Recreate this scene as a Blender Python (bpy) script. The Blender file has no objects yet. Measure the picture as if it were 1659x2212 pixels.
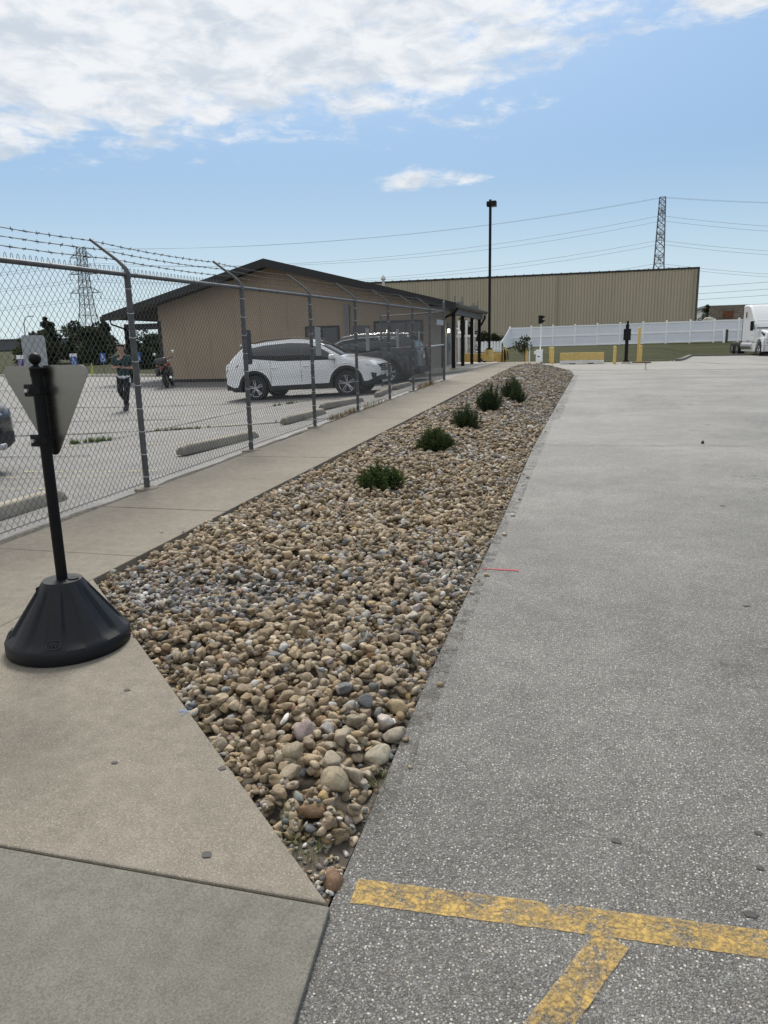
import bpy, bmesh, math, random
import numpy as np
from mathutils import Matrix, Vector
rad = math.radians
S = bpy.context.scene
COL = S.collection
RNG = np.random.default_rng(7)
random.seed(7)

# ------------------------------------------------------------------ camera
YAW, PITCH, ROLL, CAMZ = rad(15.1245), math.atan(361 / 1600.0), rad(-1.37), 1.45
cam = bpy.data.cameras.new('camera')
cam.sensor_fit = 'HORIZONTAL'; cam.sensor_width = 36.0; cam.lens = 36.0 * 1600.0 / 1659.0
cam.clip_start = 0.05; cam.clip_end = 6000
camo = bpy.data.objects.new('camera', cam); COL.objects.link(camo)
camo.matrix_world = (Matrix.Translation((0, 0, CAMZ)) @ Matrix.Rotation(YAW, 4, 'Z')
                     @ Matrix.Rotation(math.pi / 2 - PITCH, 4, 'X') @ Matrix.Rotation(ROLL, 4, 'Z'))
S.camera = camo

# ------------------------------------------------------------------ sky, sun, exposure
SUN_EL, SUN_AZ = rad(50), rad(-22)          # azimuth from +Y, clockwise
world = bpy.data.worlds.new('World'); S.world = world; world.use_nodes = True
wt = world.node_tree; wn = wt.nodes; wl = wt.links

class NT:
    """small helper that chains shader nodes"""
    def __init__(s, tree): s.t = tree; s.n = tree.nodes; s.l = tree.links
    def node(s, typ, ins=None, **props):
        n = s.n.new(typ)
        for k, v in props.items(): setattr(n, k, v)
        for k, v in (ins or {}).items():
            if isinstance(v, bpy.types.NodeSocket): s.l.new(v, n.inputs[k])
            else: n.inputs[k].default_value = v
        return n
    def m(s, op, a, b=None, c=None, clamp=False):
        n = s.node('ShaderNodeMath', operation=op); n.use_clamp = clamp
        for i, v in enumerate((a, b, c)):
            if v is None: continue
            if isinstance(v, bpy.types.NodeSocket): s.l.new(v, n.inputs[i])
            else: n.inputs[i].default_value = v
        return n.outputs[0]
    def ramp(s, v, lo, hi, a=0.0, b=1.0, smooth=True):
        n = s.node('ShaderNodeMapRange', {0: v, 1: lo, 2: hi, 3: a, 4: b})
        n.interpolation_type = 'SMOOTHSTEP' if smooth else 'LINEAR'
        return n.outputs[0]
    def mix(s, f, a, b, blend='MIX'):
        n = s.n.new('ShaderNodeMix'); n.data_type = 'RGBA'; n.blend_type = blend
        for i, v in ((0, f), (6, a), (7, b)):
            if isinstance(v, bpy.types.NodeSocket): s.l.new(v, n.inputs[i])
            elif i == 0: n.inputs[0].default_value = v
            else: n.inputs[i].default_value = (*v, 1)[:4]
        return n.outputs[2]
    def noise(s, vec, scale, detail=3, rough=.55, dist=0.0, dim='3D'):
        n = s.node('ShaderNodeTexNoise', {'Scale': scale, 'Detail': detail, 'Roughness': rough, 'Distortion': dist})
        n.noise_dimensions = dim
        if vec is not None: s.l.new(vec, n.inputs['Vector'])
        return n.outputs[0]
    def vor(s, vec, scale, out='Distance', feature='F1', rnd=1.0):
        n = s.node('ShaderNodeTexVoronoi', {'Scale': scale, 'Randomness': rnd}); n.feature = feature
        if vec is not None: s.l.new(vec, n.inputs['Vector'])
        return n.outputs[out]

w = NT(wt)
sky = w.node('ShaderNodeTexSky', sky_type='NISHITA')
sky.sun_disc = False; sky.sun_elevation = SUN_EL; sky.sun_rotation = SUN_AZ % (2 * math.pi)
sky.air_density = 1.0; sky.dust_density = 1.2; sky.ozone_density = 1.2
tc = w.node('ShaderNodeTexCoord').outputs['Generated']
sx = w.node('ShaderNodeSeparateXYZ', {0: tc})
zc = w.m('MAXIMUM', sx.outputs[2], 0.03)
px, py = w.m('DIVIDE', sx.outputs[0], zc), w.m('DIVIDE', sx.outputs[1], zc)
pv = w.node('ShaderNodeCombineXYZ', {0: px, 1: py, 2: 0.0}).outputs[0]
# a broad altocumulus sheet overhead whose far edge crosses the view, plus one stray wisp
d1 = w.m('SUBTRACT', 3.72, py)
d2 = w.m('MULTIPLY', w.m('ADD', px, w.m('MULTIPLY', w.m('SUBTRACT', py, 2.95), 0.62)), -1.0)
edge = w.m('MINIMUM', w.m('MULTIPLY', d1, 0.75), w.m('MULTIPLY', d2, 0.9))
bias = w.ramp(edge, -0.95, 0.75, -0.36, 0.20, smooth=False)
gx = w.m('DIVIDE', w.m('ADD', px, 1.02), 0.50); gy = w.m('DIVIDE', w.m('SUBTRACT', py, 4.92), 0.48)
wisp = w.m('EXPONENT', w.m('MULTIPLY', w.m('ADD', w.m('MULTIPLY', gx, gx), w.m('MULTIPLY', gy, gy)), -1.0))
bias = w.m('MAXIMUM', bias, w.m('MULTIPLY_ADD', wisp, 0.52, -0.36))
kx = w.m('DIVIDE', w.m('SUBTRACT', px, 0.42), 0.34); ky = w.m('DIVIDE', w.m('SUBTRACT', py, 2.72), 0.30)
wisp2 = w.m('EXPONENT', w.m('MULTIPLY', w.m('ADD', w.m('MULTIPLY', kx, kx), w.m('MULTIPLY', ky, ky)), -1.0))
bias = w.m('MAXIMUM', bias, w.m('MULTIPLY_ADD', wisp2, 0.55, -0.36))
dv = w.node('ShaderNodeMapping', {'Vector': tc, 'Scale': (1, 1, 2.6)}).outputs[0]      # puffs keep some height when seen edge on
n1 = w.noise(pv, 1.3, 5, .55, 0.3); n2 = w.noise(dv, 17.0, 6, .62, 0.35)
cov = w.m('ADD', w.m('ADD', w.m('MULTIPLY', n1, 0.45), w.m('MULTIPLY', n2, 0.62)), bias)
mask = w.m('MULTIPLY', w.ramp(cov, 0.47, 0.68), 0.93)
thick = w.ramp(w.m('ADD', w.m('MULTIPLY', w.noise(w.node('ShaderNodeMapping', {'Vector': dv, 'Location': (0, 0, .045)}).outputs[0], 17.0, 5, .6, .35), .8), w.m('MULTIPLY', w.noise(pv, 2.2, 3), .35)), 0.46, 0.74)
ccol = w.mix(thick, (5.4, 5.45, 5.5), (3.7, 4.05, 4.45))
hz = w.m('MULTIPLY', w.ramp(sx.outputs[2], 0.05, 0.85, 1.0, 0.0), 0.92)      # summer haze: pale at the horizon, clear blue higher up
hcol = w.mix(w.ramp(sx.outputs[2], 0.0, 0.24), (3.7, 4.55, 4.9), (1.48, 2.55, 3.9))
base = w.mix(hz, sky.outputs[0], hcol)
bg = wn['Background']
wl.new(w.mix(mask, base, ccol), bg.inputs[0]); bg.inputs[1].default_value = 0.10
sun = bpy.data.lights.new('sun', 'SUN'); sun.energy = 2.2; sun.angle = rad(20); sun.color = (1, .95, .87)
suno = bpy.data.objects.new('sun', sun); COL.objects.link(suno)
sdir = Vector((math.sin(SUN_AZ) * math.cos(SUN_EL), math.cos(SUN_AZ) * math.cos(SUN_EL), math.sin(SUN_EL)))
suno.rotation_euler = (-sdir).to_track_quat('-Z', 'Y').to_euler(); suno.location = (0, 0, 30)
S.view_settings.view_transform = 'Standard'; S.view_settings.look = 'None'
S.view_settings.gamma = 1.0; S.view_settings.use_curve_mapping = False
S.view_settings.exposure = 0.78

# ------------------------------------------------------------------ helpers
MATS = {}
def mat(name, col=(.5, .5, .5), rough=.6, metal=0.0, var=0.0, vscale=4.0, bump=0.0, bscale=60.0, spec=.5, coat=0.0,
        col2=None, emit=None, alpha=None, trans=0.0):
    """plain principled material with procedural colour variation and fine relief"""
    if name in MATS: return MATS[name]
    m = bpy.data.materials.new(name); m.use_nodes = True; MATS[name] = m
    q = NT(m.node_tree); b = q.n['Principled BSDF']
    b.inputs['Roughness'].default_value = rough; b.inputs['Metallic'].default_value = metal
    b.inputs['Specular IOR Level'].default_value = spec; b.inputs['Coat Weight'].default_value = coat
    b.inputs['Coat Roughness'].default_value = .06
    b.inputs['Base Color'].default_value = (*col, 1)
    co = q.node('ShaderNodeTexCoord').outputs['Object']
    if var > 0 or col2:
        f = q.ramp(q.noise(co, vscale, 5, .62), .32, .68)
        a2 = col2 if col2 else tuple(c * (1 - var) for c in col)
        q.l.new(q.mix(f, col, a2), b.inputs['Base Color'])
    if bump > 0:
        bn = q.node('ShaderNodeBump', {'Strength': bump, 'Distance': .01, 'Height': q.noise(co, bscale, 3, .6)})
        q.l.new(bn.outputs[0], b.inputs['Normal'])
    if emit:
        b.inputs['Emission Color'].default_value = (*emit[:3], 1); b.inputs['Emission Strength'].default_value = emit[3]
    if trans: b.inputs['Transmission Weight'].default_value = trans
    return m

def tag(o, label=None, cat=None, group=None, kind=None):
    for k, v in (('label', label), ('category', cat), ('group', group), ('kind', kind)):
        if v: o[k] = v
    return o
def link(name, me, parent=None):
    o = bpy.data.objects.new(name, me); COL.objects.link(o)
    if parent: o.parent = parent
    return o
def thing(name, label, cat, loc=(0, 0, 0), rz=0.0, group=None):
    o = bpy.data.objects.new(name, None); COL.objects.link(o); o.empty_display_size = .2
    o.location = loc; o.rotation_euler = (0, 0, rz)
    return tag(o, label, cat, group)
def copy_tree(o, parent=None):
    c = o.copy(); COL.objects.link(c)
    if parent: c.parent = parent
    for ch in list(o.children): copy_tree(ch, c)
    return c

class MB:
    def __init__(s): s.v = []; s.f = []
    def add(s, vs, fs):
        k = len(s.v); s.v += [tuple(map(float, p)) for p in vs]; s.f += [tuple(i + k for i in f) for f in fs]; return s
    def box(s, c, d, rot=None, taper=None):
        hx, hy, hz = d[0] / 2, d[1] / 2, d[2] / 2
        vs = [Vector((x * hx, y * hy, z * hz)) for z in (-1, 1) for y in (-1, 1) for x in (-1, 1)]
        if taper:
            for p in vs:
                if p.z > 0: p.x *= taper[0]; p.y *= taper[1]
        if rot is not None: vs = [rot @ p for p in vs]
        c = Vector(c)
        return s.add([p + c for p in vs], [(0, 2, 3, 1), (4, 5, 7, 6), (0, 1, 5, 4), (2, 6, 7, 3), (0, 4, 6, 2), (1, 3, 7, 5)])
    def bb(s, lo, hi):
        return s.box([(a + b) / 2 for a, b in zip(lo, hi)], [b - a for a, b in zip(lo, hi)])
    def tube(s, path, r, n=8, cap=True, closed=False):
        P = [Vector(p) for p in path]; m = len(P); rr = r if isinstance(r, (list, tuple)) else [r] * m
        vs = []; up = Vector((0, 0, 1)); prev = None
        for i, p in enumerate(P):
            if closed: t = P[(i + 1) % m] - P[i - 1]
            else: t = P[min(i + 1, m - 1)] - P[max(i - 1, 0)]
            t.normalize()
            if prev is None:
                a = up if abs(t.z) < .9 else Vector((1, 0, 0))
                u = t.cross(a).normalized()
            else:
                u = (prev - t * prev.dot(t))
                u = u.normalized() if u.length > 1e-6 else t.orthogonal().normalized()
            prev = u; v = t.cross(u)
            for k in range(n):
                a = 2 * math.pi * k / n
                vs.append(p + (u * math.cos(a) + v * math.sin(a)) * rr[i])
        fs = []
        for i in range(m if closed else m - 1):
            j = (i + 1) % m
            for k in range(n):
                k2 = (k + 1) % n
                fs.append((i * n + k, i * n + k2, j * n + k2, j * n + k))
        if cap and not closed:
            fs.append(tuple(range(n))[::-1]); fs.append(tuple((m - 1) * n + k for k in range(n)))
        return s.add(vs, fs)
    def lathe(s, prof, n=24, c=(0, 0, 0), axis='Z', cap=True):
        vs = []
        for r, z in prof:
            for k in range(n):
                a = 2 * math.pi * k / n; x, y = r * math.cos(a), r * math.sin(a)
                p = {'Z': (x, y, z), 'Y': (x, z, y), 'X': (z, x, y)}[axis]
                vs.append((p[0] + c[0], p[1] + c[1], p[2] + c[2]))
        fs = [(i * n + k, i * n + (k + 1) % n, (i + 1) * n + (k + 1) % n, (i + 1) * n + k)
              for i in range(len(prof) - 1) for k in range(n)]
        if cap: fs += [tuple(range(n))[::-1], tuple((len(prof) - 1) * n + k for k in range(n))]
        if axis == 'Y': fs = [f[::-1] for f in fs]
        return s.add(vs, fs)
    def prism(s, poly, a, b, plane='XZ'):
        """extrude a 2-D polygon from a to b along the axis normal to plane"""
        def P(u, v, t): return {'XZ': (u, t, v), 'XY': (u, v, t), 'YZ': (t, u, v)}[plane]
        n = len(poly)
        vs = [P(u, v, a) for u, v in poly] + [P(u, v, b) for u, v in poly]
        return s.add(vs, [tuple(range(n)), tuple(range(n, 2 * n))[::-1]] + [(i, i + n, (i + 1) % n + n, (i + 1) % n) for i in range(n)])
    def build(s, name, m, parent=None, smooth=None, bevel=0.0, seg=2, fixn=True):
        me = bpy.data.meshes.new(name); me.from_pydata(s.v, [], s.f); me.update()
        if fixn and len(s.f) < 60000:
            bm = bmesh.new(); bm.from_mesh(me); bmesh.ops.recalc_face_normals(bm, faces=bm.faces); bm.to_mesh(me); bm.free()
        for x in (m if isinstance(m, (list, tuple)) else [m]): me.materials.append(x)
        if smooth is not None:
            me.shade_smooth()
            if smooth < 180: me.set_sharp_from_angle(angle=rad(smooth))
        o = link(name, me, parent)
        if bevel > 0:
            bv = o.modifiers.new('bevel', 'BEVEL'); bv.width = bevel; bv.segments = seg; bv.limit_method = 'ANGLE'; bv.angle_limit = rad(40)
            if smooth is None: me.shade_smooth(); o.modifiers.new('wn', 'WEIGHTED_NORMAL')
        return o

def raw_mesh(name, V, F, mats, smooth=True, col=None):
    """numpy mesh: V (n,3), F (m,k) all faces of one size, optional per-vertex colour attribute"""
    V = np.asarray(V, np.float32); F = np.asarray(F, np.int32)
    me = bpy.data.meshes.new(name)
    me.vertices.add(len(V)); me.vertices.foreach_set('co', V.ravel())
    m, k = F.shape
    me.loops.add(m * k); me.loops.foreach_set('vertex_index', F.ravel())
    me.polygons.add(m); me.polygons.foreach_set('loop_start', np.arange(0, m * k, k, dtype=np.int32))
    try: me.polygons.foreach_set('loop_total', np.full(m, k, np.int32))
    except Exception: pass
    me.polygons.foreach_set('use_smooth', np.full(m, bool(smooth)))
    if col is not None:
        a = me.attributes.new('col', 'FLOAT_COLOR', 'POINT')
        c4 = np.ones((len(V), 4), np.float32); c4[:, :3] = col; a.data.foreach_set('color', c4.ravel())
    for x in (mats if isinstance(mats, (list, tuple)) else [mats]): me.materials.append(x)
    me.update(calc_edges=True); me.validate()
    return me

def sstep(a, b, x):
    t = np.clip((np.asarray(x, float) - a) / (b - a), 0, 1); return t * t * (3 - 2 * t)
FX = -4.20                                            # the chain link fence line
def walk_z(y): return 0.006 + 0.015 * np.clip(y, -6, 33)
def asph_z(y): return 0.003 * np.clip(y, -20, 120)
def lot_z(x, y):
    t = np.maximum(0, FX - np.asarray(x, float)); y = np.asarray(y, float)
    return (0.015 * np.clip(y, 0, 34) - .01) * np.exp(-t / 2.5) - .02 * np.minimum(t, 8) + .012 * np.clip(y - 14, 0, 22) * (1 - np.exp(-t / 3.0))
_SN = {}
def smoothnoise(x, y, seed=0):
    if seed not in _SN:
        r = np.random.default_rng(seed); _SN[seed] = [(r.uniform(.5, 1.6), r.uniform(.5, 1.6), *r.uniform(0, 6.28, 2)) for k in range(5)]
    o = 0
    for k, (fx, fy, a, b) in enumerate(_SN[seed]):
        o = o + np.sin(x * fx * (1 + k * .7) + a + 1.3 * np.sin(y * fy * .6)) * np.sin(y * fy * (1 + k * .7) + b) / (1 + .5 * k)
    return o / 2.2
# ------------------------------------------------------------------ ground materials
def asphalt_mat(name, lo, hi, scale=75.0, tint=(1, .985, .96), stain=.35, pale=0.0):
    m = bpy.data.materials.new(name); m.use_nodes = True; q = NT(m.node_tree); b = q.n['Principled BSDF']
    co = q.node('ShaderNodeTexCoord').outputs['Object']
    v = q.node('ShaderNodeTexVoronoi', {'Vector': co, 'Scale': scale, 'Randomness': 1.0})
    dist, vc = v.outputs['Distance'], v.outputs['Color']
    rnd = q.node('ShaderNodeSeparateColor', {0: vc})
    v2 = q.node('ShaderNodeTexVoronoi', {'Vector': co, 'Scale': scale * 2.3, 'Randomness': 1.0})
    r2 = q.node('ShaderNodeSeparateColor', {0: v2.outputs['Color']})
    stone = q.ramp(q.m('ADD', dist, q.m('MULTIPLY', q.noise(co, scale * 2.5, 2), .25)), .42, .54, 1, 0)
    br = q.m('POWER', rnd.outputs[0], 1.8)                       # few bright stones, many dull ones
    big = q.m('MULTIPLY', stone, br)
    fine = q.m('MULTIPLY', q.m('POWER', r2.outputs[0], 3.0), .38)
    agg = q.m('MAXIMUM', big, fine)
    patch = q.noise(co, .55, 4, .6); patch2 = q.noise(co, 4.0, 4, .65)
    matrix = q.m('MULTIPLY', q.ramp(patch2, .3, .7, .8, 1.2), lo)
    if pale:                                                     # matrix colour lightened further along the yard, painting in its low-angle sheen
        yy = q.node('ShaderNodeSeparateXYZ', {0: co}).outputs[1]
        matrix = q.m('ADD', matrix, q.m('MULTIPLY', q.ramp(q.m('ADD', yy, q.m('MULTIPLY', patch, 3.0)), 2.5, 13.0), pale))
    val = q.m('ADD', matrix, q.m('MULTIPLY', agg, hi - lo))
    val = q.m('MULTIPLY', val, q.ramp(patch, .3, .7, 1 - stain * .6, 1 + stain * .4))
    hue = q.mix(rnd.outputs[1], (tint[0], tint[1] * .97, tint[2] * .92), (tint[0] * .97, tint[1], tint[2] * 1.04))
    colr = q.mix(1.0, q.node('ShaderNodeCombineColor', {0: val, 1: val, 2: val}).outputs[0], hue, 'MULTIPLY')
    q.l.new(colr, b.inputs['Base Color']); b.inputs['Roughness'].default_value = .62
    b.inputs['Specular IOR Level'].default_value = .4
    h = q.m('ADD', q.m('MULTIPLY', stone, q.m('ADD', .35, q.m('MULTIPLY', rnd.outputs[2], .65))), q.m('MULTIPLY', v2.outputs['Distance'], -.5))
    bn = q.node('ShaderNodeBump', {'Strength': .85, 'Distance': .006, 'Height': h})
    q.l.new(bn.outputs[0], b.inputs['Normal'])
    return m
def concrete_mat(name, c1, c2, fleck=.25, scale=1.0, bump=.25):
    m = bpy.data.materials.new(name); m.use_nodes = True; q = NT(m.node_tree); b = q.n['Principled BSDF']
    co = q.node('ShaderNodeTexCoord').outputs['Object']
    big = q.ramp(q.noise(co, .9 * scale, 5, .62, .3), .3, .7)
    mid = q.noise(co, 14 * scale, 4, .7); fine = q.noise(co, 170 * scale, 2, .7)
    col = q.mix(big, c1, c2)
    f = q.m('ADD', q.m('MULTIPLY', mid, .32), q.m('MULTIPLY', fine, .68))
    col = q.mix(1.0, col, q.node('ShaderNodeCombineColor', {0: q.ramp(f, .30, .70, .70, 1.30), 1: q.ramp(f, .30, .70, .70, 1.30), 2: q.ramp(f, .30, .70, .69, 1.30)}).outputs[0], 'MULTIPLY')
    v = q.node('ShaderNodeTexVoronoi', {'Vector': co, 'Scale': 150 * scale}); rc = q.node('ShaderNodeSeparateColor', {0: v.outputs['Color']})
    fl = q.m('MULTIPLY', q.m('MULTIPLY', q.ramp(v.outputs['Distance'], .22, .42, 1, 0), q.ramp(rc.outputs[0], .72, .8)), fleck)
    col = q.mix(fl, col, (.48, .45, .40))
    dk = q.m('MULTIPLY', q.m('MULTIPLY', q.ramp(v.outputs['Distance'], .2, .4, 1, 0), q.ramp(rc.outputs[1], .80, .86)), fleck * 1.1)
    col = q.mix(dk, col, (.13, .115, .10))
    q.l.new(col, b.inputs['Base Color']); b.inputs['Roughness'].default_value = .88; b.inputs['Specular IOR Level'].default_value = .3
    bn = q.node('ShaderNodeBump', {'Strength': bump, 'Distance': .004, 'Height': q.m('ADD', fine, q.m('MULTIPLY', mid, .6))})
    q.l.new(bn.outputs[0], b.inputs['Normal'])
    return m
def grass_mat(name, c1, c2, c3, stripe=0.0):
    m = bpy.data.materials.new(name); m.use_nodes = True; q = NT(m.node_tree); b = q.n['Principled BSDF']
    co = q.node('ShaderNodeTexCoord').outputs['Object']
    mp = q.node('ShaderNodeMapping', {'Vector': co, 'Scale': (.22, 2.4, 1)}).outputs[0]
    col = q.mix(q.ramp(q.noise(mp, .5, 6, .7), .35, .65), c1, c2)
    col = q.mix(q.m('MULTIPLY', q.ramp(q.noise(co, 3.2, 5, .75), .45, .75), .8), col, c3)
    q.l.new(col, b.inputs['Base Color']); b.inputs['Roughness'].default_value = .9; b.inputs['Specular IOR Level'].default_value = .15
    bn = q.node('ShaderNodeBump', {'Strength': .9, 'Distance': .06, 'Height': q.noise(co, 9, 5, .8)})
    q.l.new(bn.outputs[0], b.inputs['Normal'])
    return m
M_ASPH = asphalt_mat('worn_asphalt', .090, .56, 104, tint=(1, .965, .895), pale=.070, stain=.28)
M_LOT = asphalt_mat('old_lot_asphalt', .13, .40, 62, tint=(1, .98, .95), stain=.25)
M_WALK = concrete_mat('sidewalk_concrete', (.218, .194, .157), (.182, .162, .131), .45)
M_APRON = concrete_mat('grey_concrete', (.165, .158, .134), (.138, .132, .112), .12)
M_CURB = concrete_mat('curb_concrete', (.56, .53, .47), (.45, .42, .36), .2)
M_STOP = concrete_mat('wheel_stop_concrete', (.37, .335, .275), (.25, .225, .185), .25)
M_LAWN = grass_mat('lawn', (.017, .024, .006), (.044, .048, .014), (.070, .060, .025))
M_SOIL = mat('soil', (.10, .085, .065), .95, var=.4, vscale=14, bump=.5, bscale=50)
M_JOINT = mat('joint_dirt', (.055, .048, .04), .95)

# ------------------------------------------------------------------ terrain sheet
def y_edge(x):                                       # where the paved yard ends and the grass bank begins
    return np.interp(x, [-4, 4.6, 5.6, 7.0, 60], [46, 46.4, 48.4, 56.2, 54.5])
def ground_z(x, y):
    x = np.asarray(x, float); y = np.asarray(y, float)
    ye = y_edge(x)
    right = asph_z(y) - .12 + (.93 - .02) * sstep(ye + .2, 68, y) * 1.0
    right = np.where(y > 68, .93 + .7 * sstep(68, 90, y), right)
    d = y - np.interp(x, [-60, -34, -21, -10], [45, 38.2, 34.9, 33.5])      # distance beyond the far kerb of the lot
    left = lot_z(np.maximum(x, -22), np.minimum(y, 36)) - .12 + np.where(d > 0, .16 + np.minimum(d * .019, 3.2), 0)
    f = sstep(-11, -7, x); f = np.where(y > 46, sstep(-26, -9, x), f)
    z = left * (1 - f) + right * f
    far = sstep(300, 900, np.hypot(x, y))
    return z * (1 - far) + 1.2 * far
def sheet(name, xs, ys, zf, m, **k):
    X, Y = np.meshgrid(xs, ys); Z = zf(X, Y); n, c = X.shape
    idx = np.arange(n * c).reshape(n, c)
    F = np.stack([idx[:-1, :-1], idx[:-1, 1:], idx[1:, 1:], idx[1:, :-1]], -1).reshape(-1, 4)
    o = link(name, raw_mesh(name, np.stack([X, Y, Z], -1).reshape(-1, 3), F, m))
    return tag(o, kind='structure', **k)
gx_ = np.r_[-2500, -1200, -600, -300, np.arange(-180, -60, 6), np.arange(-60, 30, 1.0), np.arange(30, 120, 6), 180, 300, 600, 1200, 2500]
gy_ = np.r_[-300, -60, np.arange(-12, 100, 1.0), np.arange(100, 240, 8), 300, 450, 700, 1200, 2500, 4000]
sheet('ground', gx_, gy_, ground_z, M_LAWN)

# asphalt yard (right of the planting strip)
def in_poly_sheet(name, ring, zf, m, step, kind='structure', parent=None):
    """fan of grid cells clipped to a polygon (bmesh knife by planes)"""
    bm = bmesh.new()
    xs = [p[0] for p in ring]; ys = [p[1] for p in ring]
    f = bm.faces.new([bm.verts.new((x, y, 0)) for x, y in ring])
    for ax, lo, hi in ((0, min(xs), max(xs)), (1, min(ys), max(ys))):
        t = math.ceil(lo / step) * step
        while t < hi:
            co = [0, 0, 0]; no = [0, 0, 0]; co[ax] = t; no[ax] = 1
            bmesh.ops.bisect_plane(bm, geom=bm.verts[:] + bm.edges[:] + bm.faces[:], plane_co=co, plane_no=no)
            t += step
    for v in bm.verts: v.co.z = float(zf(v.co.x, v.co.y))
    bmesh.ops.recalc_face_normals(bm, faces=bm.faces)
    if sum(fc.normal.z for fc in bm.faces) < 0: bmesh.ops.reverse_faces(bm, faces=bm.faces)
    me = bpy.data.meshes.new(name); bm.to_mesh(me); bm.free(); me.materials.append(m); me.shade_smooth()
    o = link(name, me, parent)
    return tag(o, kind=kind) if kind else o
RX = [(-.56, -6), (-.60, 1.5), (-.62, 3), (-.61, 6), (-.64, 10), (-.55, 18), (-.44, 26), (-.38, 31)]   # right edge of the stone bed
def bed_r(y): return np.interp(y, [p[1] for p in RX], [p[0] for p in RX])
yard = [(x, y) for x, y in RX] + [(-.6, 34), (-1.8, 36.5), (-4.0, 38.5), (-4.0, 45.9), (4.6, 46.4), (5.6, 48.4), (7.0, 56.2), (40, 54.9), (40, -6)]
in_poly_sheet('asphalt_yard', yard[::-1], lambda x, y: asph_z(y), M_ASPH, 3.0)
# concrete apron at the far gate
in_poly_sheet('concrete_apron', [(-3.4, 38.9), (-.4, 36.0), (3.2, 34.6), (9, 34.2), (9, 47), (5.2, 46.3), (4.6, 46.2), (-3.4, 45.7)][::-1],
              lambda x, y: asph_z(y) + .006, concrete_mat('apron_concrete', (.29, .28, .26), (.245, .235, .215), .15), 3.0)
# the car park behind the fence
M_DARKSTRIP = mat('fence_line_dirt', (.14, .125, .105), .95, col2=(.05, .045, .038), vscale=30, bump=.6, bscale=40)
in_poly_sheet('parking_lot', [(-4.13, -3), (-4.13, 29.8), (-60, 29.8), (-60, -3)], lot_z, M_LOT, .5)
for ring in ([(-6.3, 29.8), (-6.3, 33.4), (-21, 34.8), (-21, 29.8)], [(-21, 29.8), (-21, 34.8), (-34, 38.1), (-34, 29.8)], [(-34, 29.8), (-34, 38.1), (-60, 44.8), (-60, 29.8)]):
    in_poly_sheet('parking_lot', ring, lot_z, M_LOT, 1.0)
# kerbs
def kerb(name, pts, zf, w_, h_, m, group=None):
    b = MB()
    for (x0, y0), (x1, y1) in zip(pts[:-1], pts[1:]):
        L = math.hypot(x1 - x0, y1 - y0); n = max(1, int(L / 3))
        for i in range(n):
            a, c = i / n, (i + 1) / n
            A = Vector((x0 + (x1 - x0) * a, y0 + (y1 - y0) * a)); B = Vector((x0 + (x1 - x0) * c, y0 + (y1 - y0) * c))
            t = (B - A).normalized(); nn = Vector((-t.y, t.x)) * w_ / 2
            za, zb = float(zf(A.x, A.y)), float(zf(B.x, B.y))
            ring = []
            for P, z in ((A + t * .006, za), (B - t * .006, zb)):
                ring += [(*(P - nn), z - .2), (*(P + nn), z - .2), (*(P + nn * .85), z + h_), (*(P - nn * .75), z + h_)]
            b.add(ring, [(0, 1, 2, 3), (7, 6, 5, 4), (0, 4, 5, 1), (1, 5, 6, 2), (2, 6, 7, 3), (3, 7, 4, 0)])
    return tag(b.build(name, m), kind='structure')
kerb('lot_kerb', [(-60, 44.9), (-34, 38.2), (-21, 34.9), (-19.5, 34.7)], lot_z, .3, .14, M_CURB)
kerb('yard_kerb', [(5.2, 46.6), (5.7, 48.5), (7.1, 56.3), (40, 55.0)], lambda x, y: asph_z(y), .3, .12, M_APRON)
# sidewalk slabs: each slab its own piece
walk = tag(MB().bb((-4.14, -3, -.2), (-4.13, 4, -.1)).build('sidewalk', M_JOINT), kind='structure')
in_poly_sheet('bedding', [(-4.14, -3), (-.2, -3), (-.61, 1.55), (-2.93, 3.82), (-2.84, 31.8), (-4.14, 31.8)], lambda x, y: walk_z(y) - .018, M_JOINT, 2.0, None, walk)
def slab(ring, m=M_WALK, dz=0.0):
    b = MB(); n = len(ring)
    vs = [(x, y, float(walk_z(y)) - .16) for x, y in ring] + [(x, y, float(walk_z(y)) + dz) for x, y in ring]
    b.add(vs, [tuple(range(n)), tuple(range(n, 2 * n))] + [(i, (i + 1) % n, n + (i + 1) % n, n + i) for i in range(n)])
    o = b.build('slab', m, walk); bv = o.modifiers.new('bevel', 'BEVEL'); bv.width = .006; bv.segments = 2; bv.limit_method = 'ANGLE'
    return o
g = .003
slab([(-1.9, -3), (-.15, -3), (-.592, 1.56 - g), (-1.9, 1.56 - g)], M_APRON, -.002)
slab([(-4.14, -3), (-1.9 - g, -3), (-1.9 - g, 1.56 - g), (-4.14, 1.56 - g)], M_APRON)
slab([(-2.93 + g, 1.56 + g), (-.60, 1.56 + g), (-2.93 + g, 3.81)], M_WALK)
slab([(-4.14, 1.56 + g), (-2.93 - g, 1.56 + g), (-2.93 - g, 2.93 - g), (-4.14, 2.93 - g)])
def wr(y): return -2.93 + .09 * min(1, max(0, (y - 4) / 26))
js = [2.93, 4.31, 5.64] + [5.64 + 1.40 * k for k in range(1, 19)]
for a, c in zip(js[:-1], js[1:]):
    slab([(-4.14, a + g), (wr(a), a + g), (wr(c), c - g), (-4.14, c - g)], M_WALK, random.uniform(-.002, .002))
# porch slab under the canopy
tag(MB().bb((-6.2, 29.8, -.1), (-4.16, 38.2, float(walk_z(33)) - .015)).build('porch_slab', M_CURB, bevel=.01), kind='structure')
tag(MB().bb((-4.14, 31.0, -.1), (-2.0, 38.0, float(walk_z(33)) - .03)).build('porch_walk', M_WALK, bevel=.01), kind='structure')
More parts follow.
